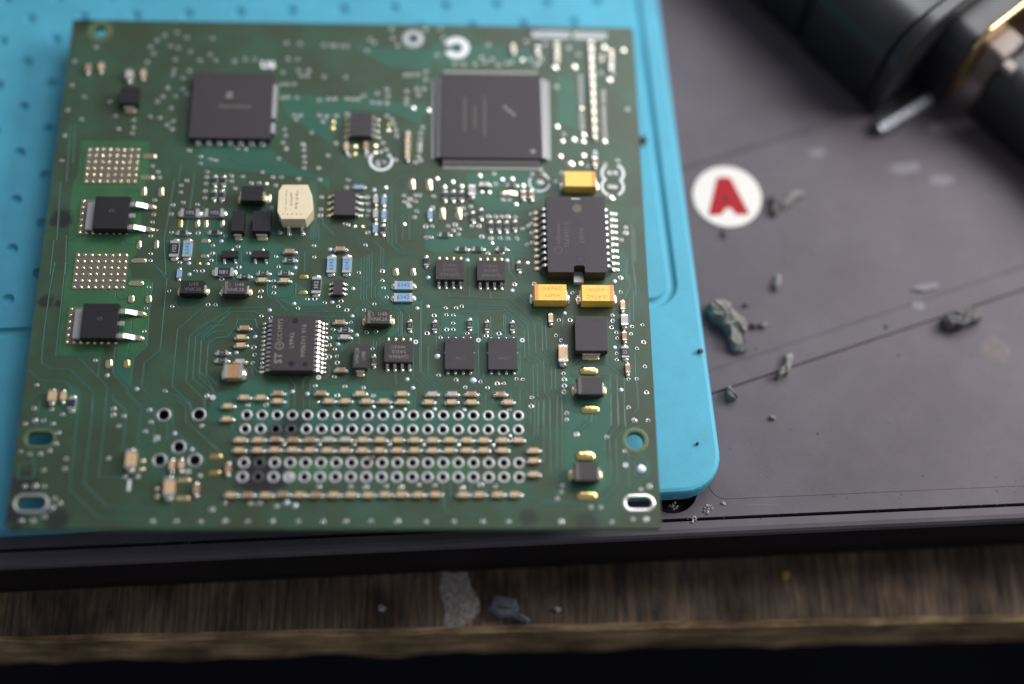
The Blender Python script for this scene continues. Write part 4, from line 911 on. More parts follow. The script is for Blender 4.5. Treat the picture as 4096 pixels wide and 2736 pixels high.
d3 = diode('G', 1882, 188, 2120, 320, 2.1, 'x', ['U4B', 'VNK28.'], False, m='chip_matte')
diode('H', 1600, 722, 1748, 965, 2.1, 'y', ['U4B', 'VNK28'], False)
diode('E', 430, 508, 648, 655, 2.3, 'x', None, False, m='chip_matte')
diode('E', 330, 765, 460, 975, 2.1, 'y', None, False, m='chip_matte'); diode('E', 552, 768, 738, 975, 2.1, 'y', None, False, m='chip_matte')
diode('I', 1568, 432, 1900, 788, 2.3, 'y', None, False, lw=3.1)
diode('I', 1590, 1072, 1852, 1242, 2.2, 'x', None, True); diode('L', 1562, 652, 1805, 835, 2.2, 'x', None, True)
diode('A', 1255, 905, 1445, 1075, 2.0, 'y', None, False, m='chip_matte', kind='small_black_part')
# tantalum capacitors
def tant(x0, y0, x1, y1, t, flip, txt):
    h = 2.7; cx, cy, w_, d_ = rect(t, x0, y0, x1, y1, h); w_, d_ = 5.7, 3.2
    mb = MB(); mb.loft([octo(w_ - .1, d_ - .1, .06, .1), octo(w_ + .12, d_ + .12, .06, h * .45), octo(w_ - .08, d_ - .08, .06, h - .03), octo(w_ - .16, d_ - .16, .05, h)])
    o = link('tantalum_capacitor', mb.mesh('tantalum_capacitor', ['yel']), board, (cx, cy, 0))
    lm = cached(('jlead', 2.1, 1.3), lambda: jlead(2.1, 1.3))
    for s in (-1, 1):
        link('lead', lm, o, (s * (w_ / 2 + .02), 0, 0), 0 if s > 0 else math.pi); link('solder_joint', joint(.8, 2.3, .35), o, (s * (w_ / 2 + .45), 0, 0), 0)
    s = 1 if flip else -1
    b2 = MB(); rbox(b2, .62, d_ - .2, 0, .012, .003); link('polarity_band', b2.mesh('polarity_band', ['orange']), o, (s * (w_ / 2 - .42), 0, h))
    r = math.pi if flip else 0
    if txt:
        mark(o, '\u0394476C', -.3 * s, -.72 * s * 1.0 if False else (.72 if not flip else -.72), h, 1.05, r, 'ink_o', sq=1.15); mark(o, '62F04', -.3 * s, (-.62 if not flip else .62), h, .85, r, 'ink_o', sq=1.2)
    return o
tant(1140, 95, 1480, 266, 'I', False, True); tant(1632, 100, 1975, 274, 'I', True, True); tant(1455, 345, 1785, 518, 'F', True, False)
# cream transformer
h = 3.6
pts = [(860, 490), (1125, 490), (1168, 600), (1176, 760), (1100, 852), (845, 852), (805, 772), (818, 558)]
wp = [B('E', *p, h) for p in pts]; c = sum(wp, Vector()) / 8
mb = MB(); top = [(p.x - c.x, p.y - c.y) for p in wp][::-1]
mb.loft([[(x * .985, y * .985, .35) for x, y in top], [(x, y, h - .12) for x, y in top], [(x * .97, y * .97, h) for x, y in top]])
o = link('cream_transformer', mb.mesh('cream_transformer', ['cream']), board, (c.x, c.y, 0))
for sx in (-1.1, 1.35):
    for s in ('B', 'T'): leads(o, s, 1, 1, max(y for _, y in top) - .1, 1.3, 1.2, .55, .25, shift=sx, foot=.5)
tm = MB(); rr = random.Random(4)
for sx, y0, y1, wd in ((-1.55, -2.0, 2.2, .22), (-.6, -.6, 2.0, .45), (.35, -1.2, 2.2, .5)):
    y = y0
    while y < y1:
        k = rr.uniform(.15, .4); rbox(tm, wd * rr.uniform(.5, 1), k, 0, .006, .002, sx + rr.uniform(-.08, .08), y); y += k + rr.uniform(.1, .25)
for k in range(5): rbox(tm, .2, .28, 0, .006, .002, -1.9 + k * .78, -2.5)
link('marking', tm.mesh('marking', ['creamink']), o, (0, 0, h + .004), 0, kind='stuff')

# PowerSO-20 with heat slug
h = 3.2; cx, cy, w_, d_ = rect('F', 1275, 617, 1892, 1405, h)
W2, D2 = w_, d_
cx0, hw, hd = 0, W2 / 2, D2 / 2
notch_t = (-.6, .95, .9); 
out = [(-hw, -hd), (-.75, -hd), (-.75, -hd + 1.0), (-.35, -hd + 1.35), (1.0, -hd + 1.35), (1.25, -hd + 1.0), (1.25, -hd), (hw - .4, -hd), (hw, -hd + .6), (hw, hd), (.95, hd), (.95, hd - .55), (-.75, hd - .55), (-.75, hd), (-hw, hd)]
mb = MB(); slab(mb, [out], .1, h); 
o = link('power_driver_chip', mb.mesh('power_driver_chip', ['chip']), board, (cx, cy, 0))
b2 = MB(); rbox(b2, 1.7, .5, .2, h - .35, .05, .1, hd - .3); rbox(b2, 1.75, 1.4, .1, 1.3, .08, .25, -hd - .35); rbox(b2, 1.7, 1.3, .1, 1.1, .05, .25, -hd + .5)
link('heat_slug', b2.mesh('heat_slug', ['tin_dull']), o)
ya = B('F', 1235, 750, 1.5).y - cy; yb = B('F', 1242, 1335, 1.5).y - cy
pit = (ya - yb) / 9
leads(o, 'L', 10, pit, hw, 2.1, 1.75, .5, .25, 'flux', shift=(ya + yb) / 2, foot=.7); leads(o, 'R', 10, pit, hw, 2.1, 1.75, .5, .25, shift=(ya + yb) / 2 - .1, foot=.7)
mark(o, 'Infineon', -hw + 2.0, .0, h, 1.15, math.pi / 2, 'mark_faint'); mark(o, 'TLE4471G', -hw + 3.5, -.1, h, 1.15, math.pi / 2, 'mark_faint'); mark(o, '2WW', .9, -.3, h, 1.2, math.pi / 2, 'mark_faint')
ringmark(o, -hw + 1.9, -3.2, h, .7, .1, 'mark_faint')
dimple(o, .2, hd - 2.4, h, .85, 'mark_faint'); dimple(o, .45, -hd + 2.5, h, .8); dimple(o, hw - .7, -hd + 1.5, h, .5)
# quad flat pack with hundreds of fine leads
h = 1.5
a, b_, c_, d4 = P(1765, 296, h), P(2163, 297, h), P(2172, 632, h), P(1757, 632, h)
cx = (a.x + b_.x + c_.x + d4.x) / 4; cy = (a.y + b_.y + c_.y + d4.y) / 4; w_ = ((b_.x - a.x) + (c_.x - d4.x)) / 2; d_ = ((a.y - d4.y) + (b_.y - c_.y)) / 2
o = link('processor_chip', moulded('processor_chip', w_, d_, h), board, (cx, cy, 0))
def leadrow(n, pitch, reach=1.55, zh=.9, wd=.26):
    g = gull(reach, zh, wd, .14, .45); mb = MB()
    for k in range(n):
        mb.add([(v.co.x, v.co.y + (k - (n - 1) / 2) * pitch, v.co.z) for v in g.vertices], [tuple(p.vertices) for p in g.polygons])
    return mb.mesh('lead_row', ['rowtin'])
for s, rz in (('R', 0), ('T', math.pi / 2), ('L', math.pi), ('B', -math.pi / 2)):
    L1 = (d_ if s in 'LR' else w_); n = 38; me = leadrow(n, (L1 - 1.0) / n)
    off = (w_ if s in 'LR' else d_) / 2
    if s == 'R': me = me.copy(); me.materials[0] = M['tin_ring']  # right row gets shinier tin, putting that side's stronger light into the material
    link('lead_row', me, o, {'R': (off, 0, 0), 'L': (-off, 0, 0), 'T': (0, off, 0), 'B': (0, -off, 0)}[s], rz, kind='stuff')
def fuzz(o, x, y, L_, n_, wd, z_, rot, seed, m='mark_faint'):
    mb = MB(); rr = random.Random(seed)
    for k in range(n_): rbox(mb, wd * rr.uniform(.6, 1), L_ / n_ * .6, 0, .006, .002, rr.uniform(-.05, .05), (k - n_ / 2) * L_ / n_)
    link('marking', mb.mesh('marking', [m]), o, (x, y, z_ + .008), rot, kind='stuff')
fuzz(o, -1.2, 0.2, 9, 16, .7, h, 0, 1); fuzz(o, -3.0, 0, 5, 8, .6, h, 0, 2); fuzz(o, -4.9, .5, 7.5, 14, .7, h, 0, 3)
dimple(o, w_ / 2 - 1.8, -d_ / 2 + 1.5, h, .5, 'mark'); fuzz(o, 3, 1.4, 3.2, 3, .7, h, .8, 5, 'mark')
# memory chip, upper left
h = 1.6
a, b_, c_, d4 = P(776, 290, h), P(1096, 292, h), P(1082, 552, h), P(757, 552, h)
cx = (a.x + b_.x + c_.x + d4.x) / 4; cy = (a.y + b_.y + c_.y + d4.y) / 4; w_ = ((b_.x - a.x) + (c_.x - d4.x)) / 2; d_ = ((a.y - d4.y) + (b_.y - c_.y)) / 2
o = link('memory_chip', moulded('memory_chip', w_, d_, h), board, (cx, cy, 0))
mb = MB(); rbox(mb, .7, d_ * .52, .1, 1.2, .08, w_ / 2 + .3, -.2 + d_ * .1); rbox(mb, .7, d_ * .16, .1, 1.2, .08, w_ / 2 + .3, -d_ * .32); link('side_clip', mb.mesh('side_clip', ['tin_dull']), o)
leads(o, 'B', 7, w_ / 7.6, d_ / 2, .6, .5, .9, .15, foot=.3, jm='solder')
fuzz(o, -.6, 2.6, 1.6, 2, 1.6, h, 0, 9, 'mark'); fuzz(o, .2, -.3, 6, 8, .8, h, math.pi / 2, 10)

# thermal pads with solder bumps, and the two power transistors
def thermal(corners, cols, rows, full=True):
    a, b_, c_, d4 = [P(*q) for q in corners]
    cx = (a.x + b_.x + c_.x + d4.x) / 4; cy = (a.y + b_.y + c_.y + d4.y) / 4; w_ = ((b_.x - a.x) + (c_.x - d4.x)) / 2; d_ = ((a.y - d4.y) + (b_.y - c_.y)) / 2
    mb = MB(); rbox(mb, w_, d_, .012, .09, .02); o = link('thermal_pad', mb.mesh('thermal_pad', ['padbase']), board, (cx, cy, 0))
    bm_ = cached(('bump',), lambda: (lambda b: (dome(b, .80, .66, .26, 0, 0, .08, 10), b.mesh('solder_bump', ['goldpale'], True))[1])(MB()))
    for i in range(cols):
        for j in range(rows):
            if not full and not (i == 0 or j == 0 or i == cols - 1): continue
            x = -w_ / 2 + .45 + (w_ - .9) * (i / (cols - 1)); y = -d_ / 2 + .42 + (d_ - .84) * (j / (rows - 1))
            link('solder_bump', bm_, o, (x, y, 0), random.random() * 6)
    return o, w_, d_
thermal([(347, 592), (561, 592), (549, 735), (334, 735)], 8, 6)
thermal([(301, 1013), (515, 1013), (502, 1159), (286, 1159)], 8, 6)
def dpak(pad_c, t, x0, y0, x1, y1):
    o, pw, pd = thermal(pad_c, 8, 6, False)
    h = 2.3; cx, cy, w_, d_ = rect(t, x0, y0, x1, y1, h)
    w_, d_ = 6.1, 6.5
    o = link('power_transistor', moulded('power_transistor', w_, d_, h, 'chip_matte', .25), board, (cx, cy, 0))
    mb = MB(); rbox(mb, 1.9, 5.6, .5, 1.0, .15, -w_ / 2 - .75, 0); link('metal_tab', mb.mesh('metal_tab', ['tin_dull']), o)
    for s in (1, -1):
        me = gull(3.9, 1.25, .85, .45, 1.3); link('lead', me, o, (w_ / 2, s * 2.3, 0)); link('solder_joint', joint(1.7, 1.15, .5, 'flux'), o, (w_ / 2 + 3.5, s * 2.3, 0))
    mb = MB(); rbox(mb, .9, .9, .8, 1.25, .08, w_ / 2 + .45, 0); link('cut_lead', mb.mesh('cut_lead', ['tin']), o)
    mark(o, 'VS', 0, .3, h, .9, .3, 'mark_faint')
dpak([(322, 800), (530, 800), (522, 940), (312, 940)], 'D', 1003, 765, 1322, 1060)
dpak([(275, 1229), (487, 1229), (475, 1379), (259, 1379)], 'G', 868, 447, 1210, 768)

# white printed shapes on the board
def silk(fn, t=None): 
    mb = MB(); fn(mb); link('white_print', mb.mesh('white_print', ['white']), board)
def arc(t, x, y, ro, ri, a0, a1):
    p = B(t, x, y); silk(lambda mb: ring(mb, ri, ro, .028, .034, 36, p.x, p.y, 0, 0, math.radians(a0), math.radians(a1)))
arc('C', 330, 500, 2.45, 1.15, -155, 160)
arc('E', 1890, 240, 2.25, 1.75, 140, 378)
arc('F', 1195, 470, 2.0, 1.7, 150, 240); arc('F', 1195, 470, 2.0, 1.65, 250, 350); arc('F', 1195, 470, 2.0, 1.7, 20, 60)
arc('F', 1958, 375, 2.25, 1.75, -45, 60); arc('F', 1958, 375, 2.2, 1.75, 130, 230)
arc('F', 1958, 512, 2.2, 1.75, -60, 45); arc('F', 1958, 512, 2.2, 1.75, 135, 250)
for t, x, y in (('F', 1920, 368), ('F', 1985, 370), ('F', 1930, 512), ('F', 1980, 515), ('F', 1190, 465), ('F', 1215, 468)):
    p = B(t, x, y); link('via', via_mesh(3, 12), board, (p.x, p.y, 0))
def small_ring(t, x, y): p = B(t, x, y); silk(lambda mb: ring(mb, .18, .42, .09, .10, 18, p.x, p.y))
for q in (('H', 2252, 700), ('H', 1238, 1070), ('I', 557, 682), ('I', 1015, 682), ('G', 2222, 1410), ('L', 2092, 680)): small_ring(*q)
p = B('B', 450, 680); link('white_print', text_mesh('U6', 2.2, 'white', bold=.12), board, (p.x, p.y, .03))
p = B('J', 1642, 398); link('white_print', text_mesh('J3', 1.25, 'white', bold=.02), board, (p.x, p.y, .03))
p = B('J', 1348, 890); mb = MB(); rbox(mb, .45, 2.0, 0, .01, .1); link('white_print', mb.mesh('white_print', ['white']), board, (p.x, p.y, .028))
def lab(mb):
    rr = random.Random(3); a = P(2130, 138); b_ = P(2425, 145); n = 18
    for k in range(n):
        q = a.lerp(b_, (k + .5) / n)
        if k == 9: continue
        rbox(mb, .62, .55, .028, .034, .002, q.x, q.y - .45)
        ring(mb, .25, .55, .028, .034, 10, q.x, q.y + .25); rbox(mb, .3, 1.5, .028, .034, .002, q.x + .25, q.y)
silk(lab)

# ================================================================== things on the tray
zs = ZT + 0.075
# round sticker
c = P(2908, 787, zs)
st = thing('round_sticker', 'round white sticker printed with a bold red letter A', 'sticker', (c.x, c.y, zs))
ra = (P(3046, 787, zs) - P(2772, 787, zs)).length / 2
mb = MB(); n = 48
mb.loft([[(ra * k * math.cos(i / n * 6.28318), ra * k * math.sin(i / n * 6.28318), z_) for i in range(n)] for k, z_ in ((1, .004), (1, .12), (.985, .16))])
link('sticker_disc', mb.mesh('sticker_disc', ['sticker']), st)
az = [(545, 1062), (560, 1055), (606, 1055), (622, 1064), (716, 1246), (712, 1256), (648, 1256), (622, 1222), (594, 1222), (572, 1256), (508, 1260), (503, 1250)]
lt = [P(2500 + x * .6797, y * .6797, zs + .18) for x, y in az][::-1]
hc = P(2500 + 592 * .6797, 1165 * .6797, zs + .18)
gcx = sum(q.x for q in lt) / len(lt); gcy = sum(q.y for q in lt) / len(lt)
for q in lt: q.x = gcx + (q.x - gcx) * 1.12; q.y = gcy + (q.y - gcy) * 1.10
loops = [[(q.x - c.x, q.y - c.y) for q in lt], ]
mb = MB(); slab(mb, loops, .165, .185); link('letter_a', mb.mesh('letter_a', ['red']), st)
mb = MB(); slab(mb, [[(hc.x - c.x + x, hc.y - c.y + y) for x, y in ((-.6, -.8), (.6, -.8), (0, 1.0))]], .187, .192); link('letter_counter', mb.mesh('letter_counter', ['darkred']), st)

def rock(pts, h, m, seed, t='S', zb=zs, label='', cat='debris', name='rubber_crumb', group=None, n=None):
    """a broken crumb: traced outline, uneven faceted top"""
    wp = [P(x, y, zb) for x, y in pts]; c = sum(wp, Vector()) / len(wp); rr = random.Random(seed)
    lp = []
    for i, q in enumerate(wp):                      # one extra ragged point per side
        nx = wp[(i + 1) % len(wp)]
        for k in range(2):
            w0 = q.lerp(nx, k / 2); s = (nx - q).length * .13 if k else 0
            lp.append((w0.x - c.x + rr.uniform(-s, s), w0.y - c.y + rr.uniform(-s, s)))
    ar = sum(lp[i][0] * lp[(i + 1) % len(lp)][1] - lp[(i + 1) % len(lp)][0] * lp[i][1] for i in range(len(lp)))
    if ar < 0: lp.reverse()
    rings = []; ta = rr.uniform(-.2, 1.2); ext = max((x * x + y * y) ** .5 for x, y in lp); n_ = len(lp)
    jz = [rr.uniform(-.22, .22) for _ in range(n_)]
    for k, zz in ((1.0, 0), (1.0, .6), (.88, .95), (.5, 1.0), (.15, .97)):
        rg = []
        for i, (x, y) in enumerate(lp):
            x2, y2 = x * k, y * k
            f = 1 - .42 * (x2 * math.cos(ta) + y2 * math.sin(ta)) / ext + jz[i] * .7 + .12 * (k < .6)
            j = .05 * ext * (zz > 0)
            rg.append((x2 + rr.uniform(-j, j), y2 + rr.uniform(-j, j), max(0, h * zz * max(.3, f))))
        rings.append(rg)
    mb = MB(); mb.loft(rings)
    tri = []
    for f in mb.f:
        if len(f) == 4: tri += [(f[0], f[1], f[2]), (f[0], f[2], f[3])]
        else: tri.append(f)
    mb.f = tri; me = mb.mesh(name, [m])
    o = link(name, me, None, (c.x, c.y, zb)); o['label'] = label; o['category'] = cat
    if group: o['group'] = group
    return o
G = 'rubber crumbs scattered on the tray'
def z2(pts): return [(2500 + x * .6797, 1000 + y * .6797) for x, y in pts]
rock(z2([(470, 350), (500, 320), (560, 318), (600, 335), (640, 380), (690, 430), (700, 490), (660, 480), (690, 560), (710, 600), (640, 605), (610, 540), (565, 455), (500, 410)]), 2.6, 'debris', 1, label='largest torn grey rubber scrap, close to the right edge of the turquoise mat', group=G)
rock(z2([(940, 620), (975, 615), (985, 650), (955, 740), (900, 765), (880, 745), (925, 705)]), 1.6, 'debris', 2, label='thin upright grey sliver standing on the tray seam, middle of the tray', group=G)
rock(z2([(590, 820), (615, 805), (655, 885), (640, 892), (595, 880)]), 1.7, 'debris', 3, label='small wedge shaped grey crumb on the seam beside the mat corner', group=G)
rock(z2([(1850, 420), (1900, 395), (1990, 350), (2070, 350), (2095, 390), (2060, 440), (1960, 480), (1880, 480)]), 2.2, 'debris_d', 4, label='dark lumpy crumb lying in the seam at the far right of the tray', group=G)
rock(z2([(865, 215), (885, 150), (912, 150), (905, 225), (880, 245)]), 1.0, 'debris', 5, label='narrow grey rubber shaving above the seams, right of the mat', group=G)
rock(z2([(735, 440), (755, 430), (775, 445), (760, 465), (740, 462)]), .9, 'debris_d', 6, label='tiny dark crumb left of its paler twin, right of the largest scrap', group=G)
rock(z2([(785, 440), (820, 425), (842, 435), (825, 458), (795, 465)]), .9, 'debris', 7, label='tiny pale crumb right of the largest grey scrap', group=G)
rock(z2([(848, 985), (865, 975), (888, 988), (880, 1000), (855, 998)]), .6, 'debris', 8, label='tiny grey crumb alone on the lower tray, below the sliver on the seam', group=G)
rock(z2([(1520, 450), (1540, 440), (1550, 460), (1530, 475)]), .6, 'debris_d', 9, label='dark speck between the two tray seams', group=G)
rock(z2([(695, 325), (715, 315), (725, 330), (705, 340)]), .6, 'debris_d', 10, label='dark speck up and right of the largest grey scrap', group=G)
rock([(3078, 795), (3110, 790), (3120, 830), (3105, 865), (3080, 860)], 1.4, 'debris_d', 11, label='dark stubby crumb right beside the round white sticker', group=G)
rock([(3118, 812), (3150, 790), (3205, 762), (3215, 780), (3160, 820), (3125, 840)], .9, 'debris', 12, label='pale rubber shaving trailing from the crumb beside the sticker', group=G)
rock([(2885, 925), (2905, 920), (2905, 950), (2890, 955)], .6, 'debris_d', 13, label='dark speck directly below the round sticker', group=G)
rock([(2560, 555), (2580, 550), (2590, 570), (2570, 585)], 1.0, 'debris_d', 14, zb=ZM, label='dark crumb on the mat border near the upper right board edge', group='crumbs on the turquoise mat')
rock([(2790, 1400), (2806, 1395), (2812, 1410), (2796, 1416)], .7, 'debris_d', 15, zb=ZM, label='brown crumb on the right rim of the turquoise mat', group='crumbs on the turquoise mat')
rock([(2784, 1772), (2794, 1768), (2796, 1778), (2786, 1782)], .5, 'debris_d', 16, zb=ZM, label='dark speck near the rounded lower corner of the mat', group='crumbs on the turquoise mat')
def fluff(x, y, r, label, zb=ZT, n=26, seed=0):
    rr = random.Random(seed); mb = MB(); c = P(x, y, zb)
    for k in range(n):
        a = rr.random() * 6.28; q = r * rr.random() ** .5; dome(mb, rr.uniform(.15, .5), rr.uniform(.15, .5), rr.uniform(.15, .5), q * math.cos(a), q * math.sin(a), 0, 6)
    o = link('dust_clump', mb.mesh('dust_clump', ['dust']), None, (c.x, c.y, zb)); o['label'] = label; o['category'] = 'dust clump'; o['group'] = 'dust clumps along the tray rim'
fluff(2832, 2036, .85, 'crumbly pale dust clump on the tray rim, right of the mat corner', seed=1)
fluff(2694, 2024, .7, 'pale dust clump in the dark recess under the mat corner', seed=2, n=18)
fluff(2773, 2078, .55, 'pale dust clump on the rim groove beside the board corner', seed=3, n=14)
fluff(2893, 2015, .3, 'tiny pale dust clump at the rounded corner of the raised panel', seed=4, n=8)
# loose specks everywhere on the tray
rr = random.Random(11); mb = MB()
for k in range(520):
    x = rr.uniform(2720, 4096); y = rr.uniform(500, 2000); q = P(x, y, zs)
    if x < 2900 and y < 1980: q = P(x + 200, y, zs)
    s = rr.uniform(.04, .17) * (2.2 if rr.random() < .05 else 1); dome(mb, s * rr.uniform(.8, 1.6), s, s * .6, q.x, q.y, zs, 5, rr.choice((0, 0, 1)))
for k in range(90):
    x = rr.uniform(300, 4096); yy = 2190 - .046 * x + rr.uniform(2, 26); q = P(x, yy, ZT); s = rr.uniform(.06, .28); dome(mb, s, s * .7, s * .7, q.x, q.y, ZT - .05, 5, rr.choice((0, 0, 1)))
o = link('dust_specks', mb.mesh('dust_specks', ['debris_d', 'dust']), kind='stuff'); o['label'] = 'dark and pale dust specks scattered over the grey tray'; o['category'] = 'dust'
def z3(pts): return [(800 + x / 2.609, 1600 + y / 2.609) for x, y in pts]
rock(z3([(1745, 640), (1770, 605), (1815, 580), (1822, 600), (1785, 640), (1760, 660)]), .45, 'whisk', 41, zb=.1, label='tiny reddish brown sliver stuck in a pin hole of the third row', cat='debris', name='brown_sliver')
# pale scuffs on the tray
for i, (x, y, rx, ry, lb) in enumerate(((3270, 610, 1.6, .9, 'small pale smear below the bolt'), (3620, 672, 3.2, 1.3, 'largest pale smear on the tray, below the black tool'), (3765, 720, 2.4, 1.1, 'round pale smear lower right of the largest smear'),
                                        (3810, 500, 5.2, 1.3, 'long pale smear right of the bolt'), (3672, 1225, 1.2, .9, 'small pale spot on the band between the seams'), (3700, 1150, 2.4, .7, 'faint slanting smear above the pale spot'), (3980, 1400, 2.4, 2.6, 'faint brownish smear at the lower far right of the tray'))):
    q = P(x, y, zs); mb = MB(); rr = random.Random(i); n = 22
    lp = [((rx * (1 + rr.uniform(-.25, .25))) * math.cos(k / n * 6.283), (ry * (1 + rr.uniform(-.25, .25))) * math.sin(k / n * 6.283)) for k in range(n)]
    mb.loft([[(a, b2, .004) for a, b2 in lp], [(a * .8, b2 * .8, .03) for a, b2 in lp]])
    key = 'smear%d' % i
    M[key] = mat('dried_residue', (0.15, 0.135, 0.158) if i != 6 else (.11, .088, .09), .7, var=.2, vscale=.6)
    o = link('residue_smear', mb.mesh('residue_smear', [key]), None, (q.x, q.y, zs + (.40 if i in (4, 5) else 0)), .2); o['label'] = lb; o['category'] = 'smear'; o['group'] = 'dried residue smears on the tray'

# ---- things on the wooden edge
def zb4(pts): return [(1200 + x * .5963, 1900 + y * .5963) for x, y in pts]
pl = [P(x, y, ZW) for x, y in zb4([(950, 650), (1130, 650), (1150, 740), (1190, 820), (1215, 890), (1180, 950), (1130, 1000), (1060, 1020), (960, 1022), (965, 900), (940, 800)])]
c = sum(pl, Vector()) / len(pl); mb = MB(); rr = random.Random(8); lp = []
for i, q in enumerate(pl):
    nx = pl[(i + 1) % len(pl)]
    for k in range(6):
        w0 = q.lerp(nx, k / 6); lp.append((w0.x - c.x + rr.uniform(-.22, .22), w0.y - c.y + rr.uniform(-.22, .22)))
lp = lp[::-1]
mb.loft([[(x, y, .004) for x, y in lp], [(x * .96, y * .96, .12) for x, y in lp]])
o = link('dried_paint_blotch', mb.mesh('dried_paint_blotch', ['pale']), None, (c.x, c.y, ZW)); o['label'] = 'pale dried blotch of paint on the wooden bench edge'; o['category'] = 'paint stain'
rock(zb4([(1300, 815), (1450, 835), (1475, 890), (1440, 950), (1540, 985), (1530, 1000), (1330, 960), (1265, 905)]), 2.0, 'chipgrey', 31, zb=ZW, label='slate grey flake lying on the wood right of the pale paint blotch', group='flakes on the bench wood')
rock(zb4([(525, 880), (555, 870), (580, 890), (565, 915), (530, 912)]), 1.0, 'dust', 32, zb=ZW, label='tiny white crumb on the wood left of the pale blotch', group='flakes on the bench wood')
rock(zb4([(1700, 895), (1730, 885), (1755, 910), (1725, 925)]), .9, 'dust', 33, zb=ZW, label='tiny white crumb on the wood right of the slate grey flake', group='flakes on the bench wood')
rock([(3125, 2290), (3155, 2285), (3158, 2315), (3128, 2318)], .4, 'ochre', 34, zb=ZW, label='small ochre fleck on the wood, lower right', group='flakes on the bench wood')
# ================================================================== black tool, upper right
c0 = P(3490, 469, zs); ex = (P(2982, 0, zs) - c0).normalized(); ez = Vector((0, 0, 1)); ey = Vector((ex.y, -ex.x, 0))
if ey.x < 0: ey = -ey
tool = thing('motor_tool', 'black glossy motor tool with grey top highlight and brass ring at the upper right', 'power tool', tuple(c0))
def lp_(a, b_, z_): q = ex * a + ey * b_; return (q.x, q.y, z_)
def bar(name, a0, a1, b0, b1, z0, z1, m, ch=1.0, top=None):
    mb = MB()
    def r(i, z_): return [lp_(a0 + i, b0 + i, z_), lp_(a0 + i, b1 - i, z_), lp_(a1 - i, b1 - i, z_), lp_(a1 - i, b0 + i, z_)]
    rg = [r(0, z0), r(0, z1 - ch), r(ch * .4, z1 - ch * .3), r(ch, z1)]
    nn = (Vector(rg[0][1]) - Vector(rg[0][0])).cross(Vector(rg[0][2]) - Vector(rg[0][0]))
    if nn.z < 0: rg = [x[::-1] for x in rg]
    mb.loft(rg[:3], 0, True, False); mb.loft(rg[2:], 1, False, True)
    return link(name, mb.mesh(name, [m, top or m]), tool)
def shell(name, a0, a1, b0, b1, z0, z1, r, m, ch=.5, rb=.6, n=10):
    """a long casting with rounded upper corners; long sides smooth, ends flat"""
    mb = MB()
    def prof(i):
        out = []
        for cb, cz, rr_, t0 in ((b1 - r, z1 - r, r, 0), (b0 + r, z1 - r, r, 90), (b0 + rb, z0 + rb, rb, 180), (b1 - rb, z0 + rb, rb, 270)):
            for k in range(n + 1):
                t = math.radians(t0 + 90 * k / n); q = max(.05, rr_ - i); out.append((cb + q * math.cos(t), cz + q * math.sin(t)))
        return out
    def rg(t, i): return [lp_(t, b_, z_) for b_, z_ in prof(i)]
    mb.loft([rg(a0 + ch, 0), rg(a1 - ch, 0)], 0, False, False); ns = len(mb.f)
    mb.loft([rg(a0, ch), rg(a0 + ch, 0)], 0, True, False); mb.loft([rg(a1 - ch, 0), rg(a1, ch)], 0, False, True)
    me = mb.mesh(name, [m])
    for k in range(ns): me.polygons[k].use_smooth = True
    bm = bmesh.new(); bm.from_mesh(me); cc = Vector(lp_((a0 + a1) / 2, (b0 + b1) / 2, (z0 + z1) / 2))
    for f in bm.faces:
        if f.normal.dot(f.calc_center_median() - cc) < 0: f.normal_flip()
    bm.to_mesh(me); bm.free()
    return link(name, me, tool)
shell('housing', 2.8, 21.5, 0, 60, 0, 23.0, 9, 'tool', .7)
shell('housing_groove', 21, 23.6, 1.5, 58, 0, 21.2, 8, 'tool', .1)
shell('housing', 23.0, 70, 0.4, 60, 0, 22.6, 9, 'tool', .7)
shell('top_highlight_cover', 4.5, 19, 12, 56, 22, 24.2, 1.6, 'toolgrey', .8, .2)  # grey cover standing in for the light reflected on the housing top
shell('end_flange', -.2, 2.6, -.4, 60, 0, 25.2, 9.5, 'tool', .4)
shell('brass_gasket', -7.2, -6.2, 13, 56, 2, 22.5, 4, 'brass', .3)
shell('bearing_seat', -6.3, -.1, 11, 56, 1, 20.5, 5, 'tool', .4)
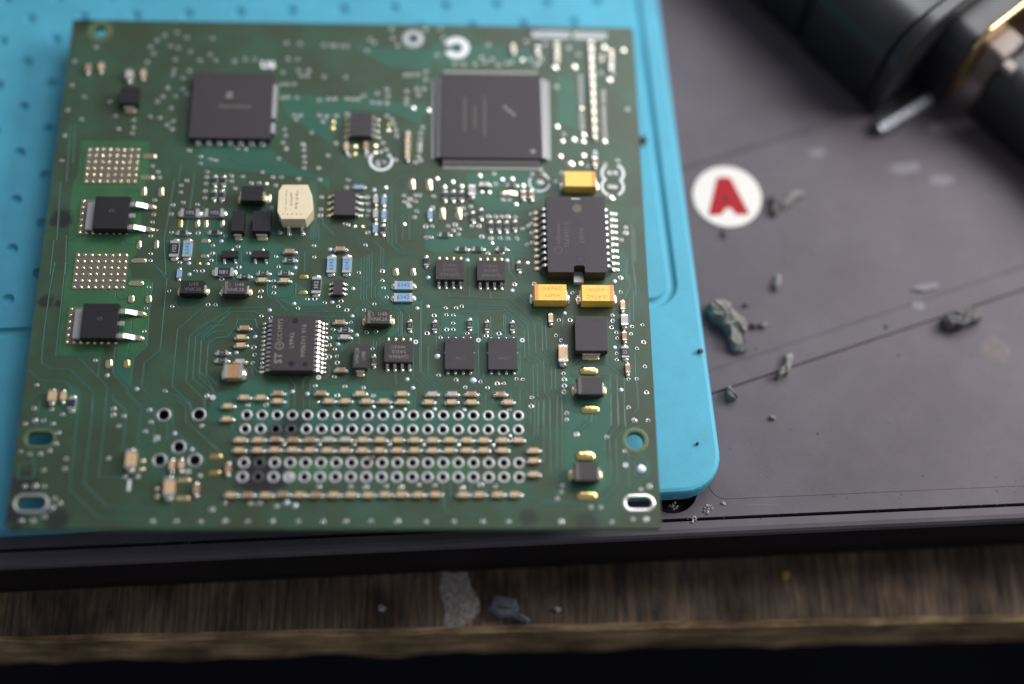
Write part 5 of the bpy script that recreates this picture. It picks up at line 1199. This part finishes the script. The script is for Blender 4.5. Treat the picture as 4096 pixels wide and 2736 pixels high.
shell('coupling_block', -11.5, -7.1, 17, 24, 7, 17.5, 1.0, 'toolgrey', .5)
shell('clamp_plate', -19, -12.5, 25, 60, 10, 21.5, 1.5, 'toolgrey', .6)
shell('rear_housing', -60, -11.4, 15, 60, 0, 15.5, 6, 'tool', .8)
shell('lug', -14.2, -11.8, 16.5, 19.0, 15.0, 16.6, .5, 'toolgrey', .3, .2)
# zinc bolt lying against the tool
b0 = P(3520, 515, zs + 1.4); b1 = P(3690, 408, zs + 1.4)
bolt = thing('threaded_bolt', 'short shiny threaded bolt lying at the lower corner of the black tool', 'bolt', tuple(b0))
ax = (b1 - b0); Ln = ax.length; ax.normalize(); sd = Vector((-ax.y, ax.x, 0)); mb = MB(); rings = []; n = 16
st_ = 0
ts = []
t = 0
while t < Ln:
    ts += [(t, 0.8), (t + .15, .85), (t + .65, 1.8), (t + 1.1, 1.8)]; t += 1.6
for t, r in ts: rings.append([tuple(ax * t + sd * (r * math.cos(2 * math.pi * i / n)) + ez * (r * math.sin(2 * math.pi * i / n))) for i in range(n)])
mb.loft(rings[::-1])
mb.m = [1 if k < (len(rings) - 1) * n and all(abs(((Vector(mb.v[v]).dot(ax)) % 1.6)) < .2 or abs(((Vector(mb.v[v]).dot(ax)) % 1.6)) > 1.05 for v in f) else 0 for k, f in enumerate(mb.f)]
me = mb.mesh('bolt_thread', ['steel', 'groove_shade'])  # groove faces get a dark colour for the shade and grime between ridges
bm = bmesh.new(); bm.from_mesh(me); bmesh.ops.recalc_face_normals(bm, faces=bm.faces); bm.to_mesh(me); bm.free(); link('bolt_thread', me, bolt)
mb = MB(); mb.loft([[tuple(ax * t + sd * (1.25 * math.cos(2 * math.pi * i / n)) + ez * (1.25 * math.sin(2 * math.pi * i / n))) for i in range(n)] for t in (-.5, 0)]); me = mb.mesh('bolt_tip', ['steel'])
bm = bmesh.new(); bm.from_mesh(me); bmesh.ops.recalc_face_normals(bm, faces=bm.faces); bm.to_mesh(me); bm.free(); link('bolt_tip', me, bolt)
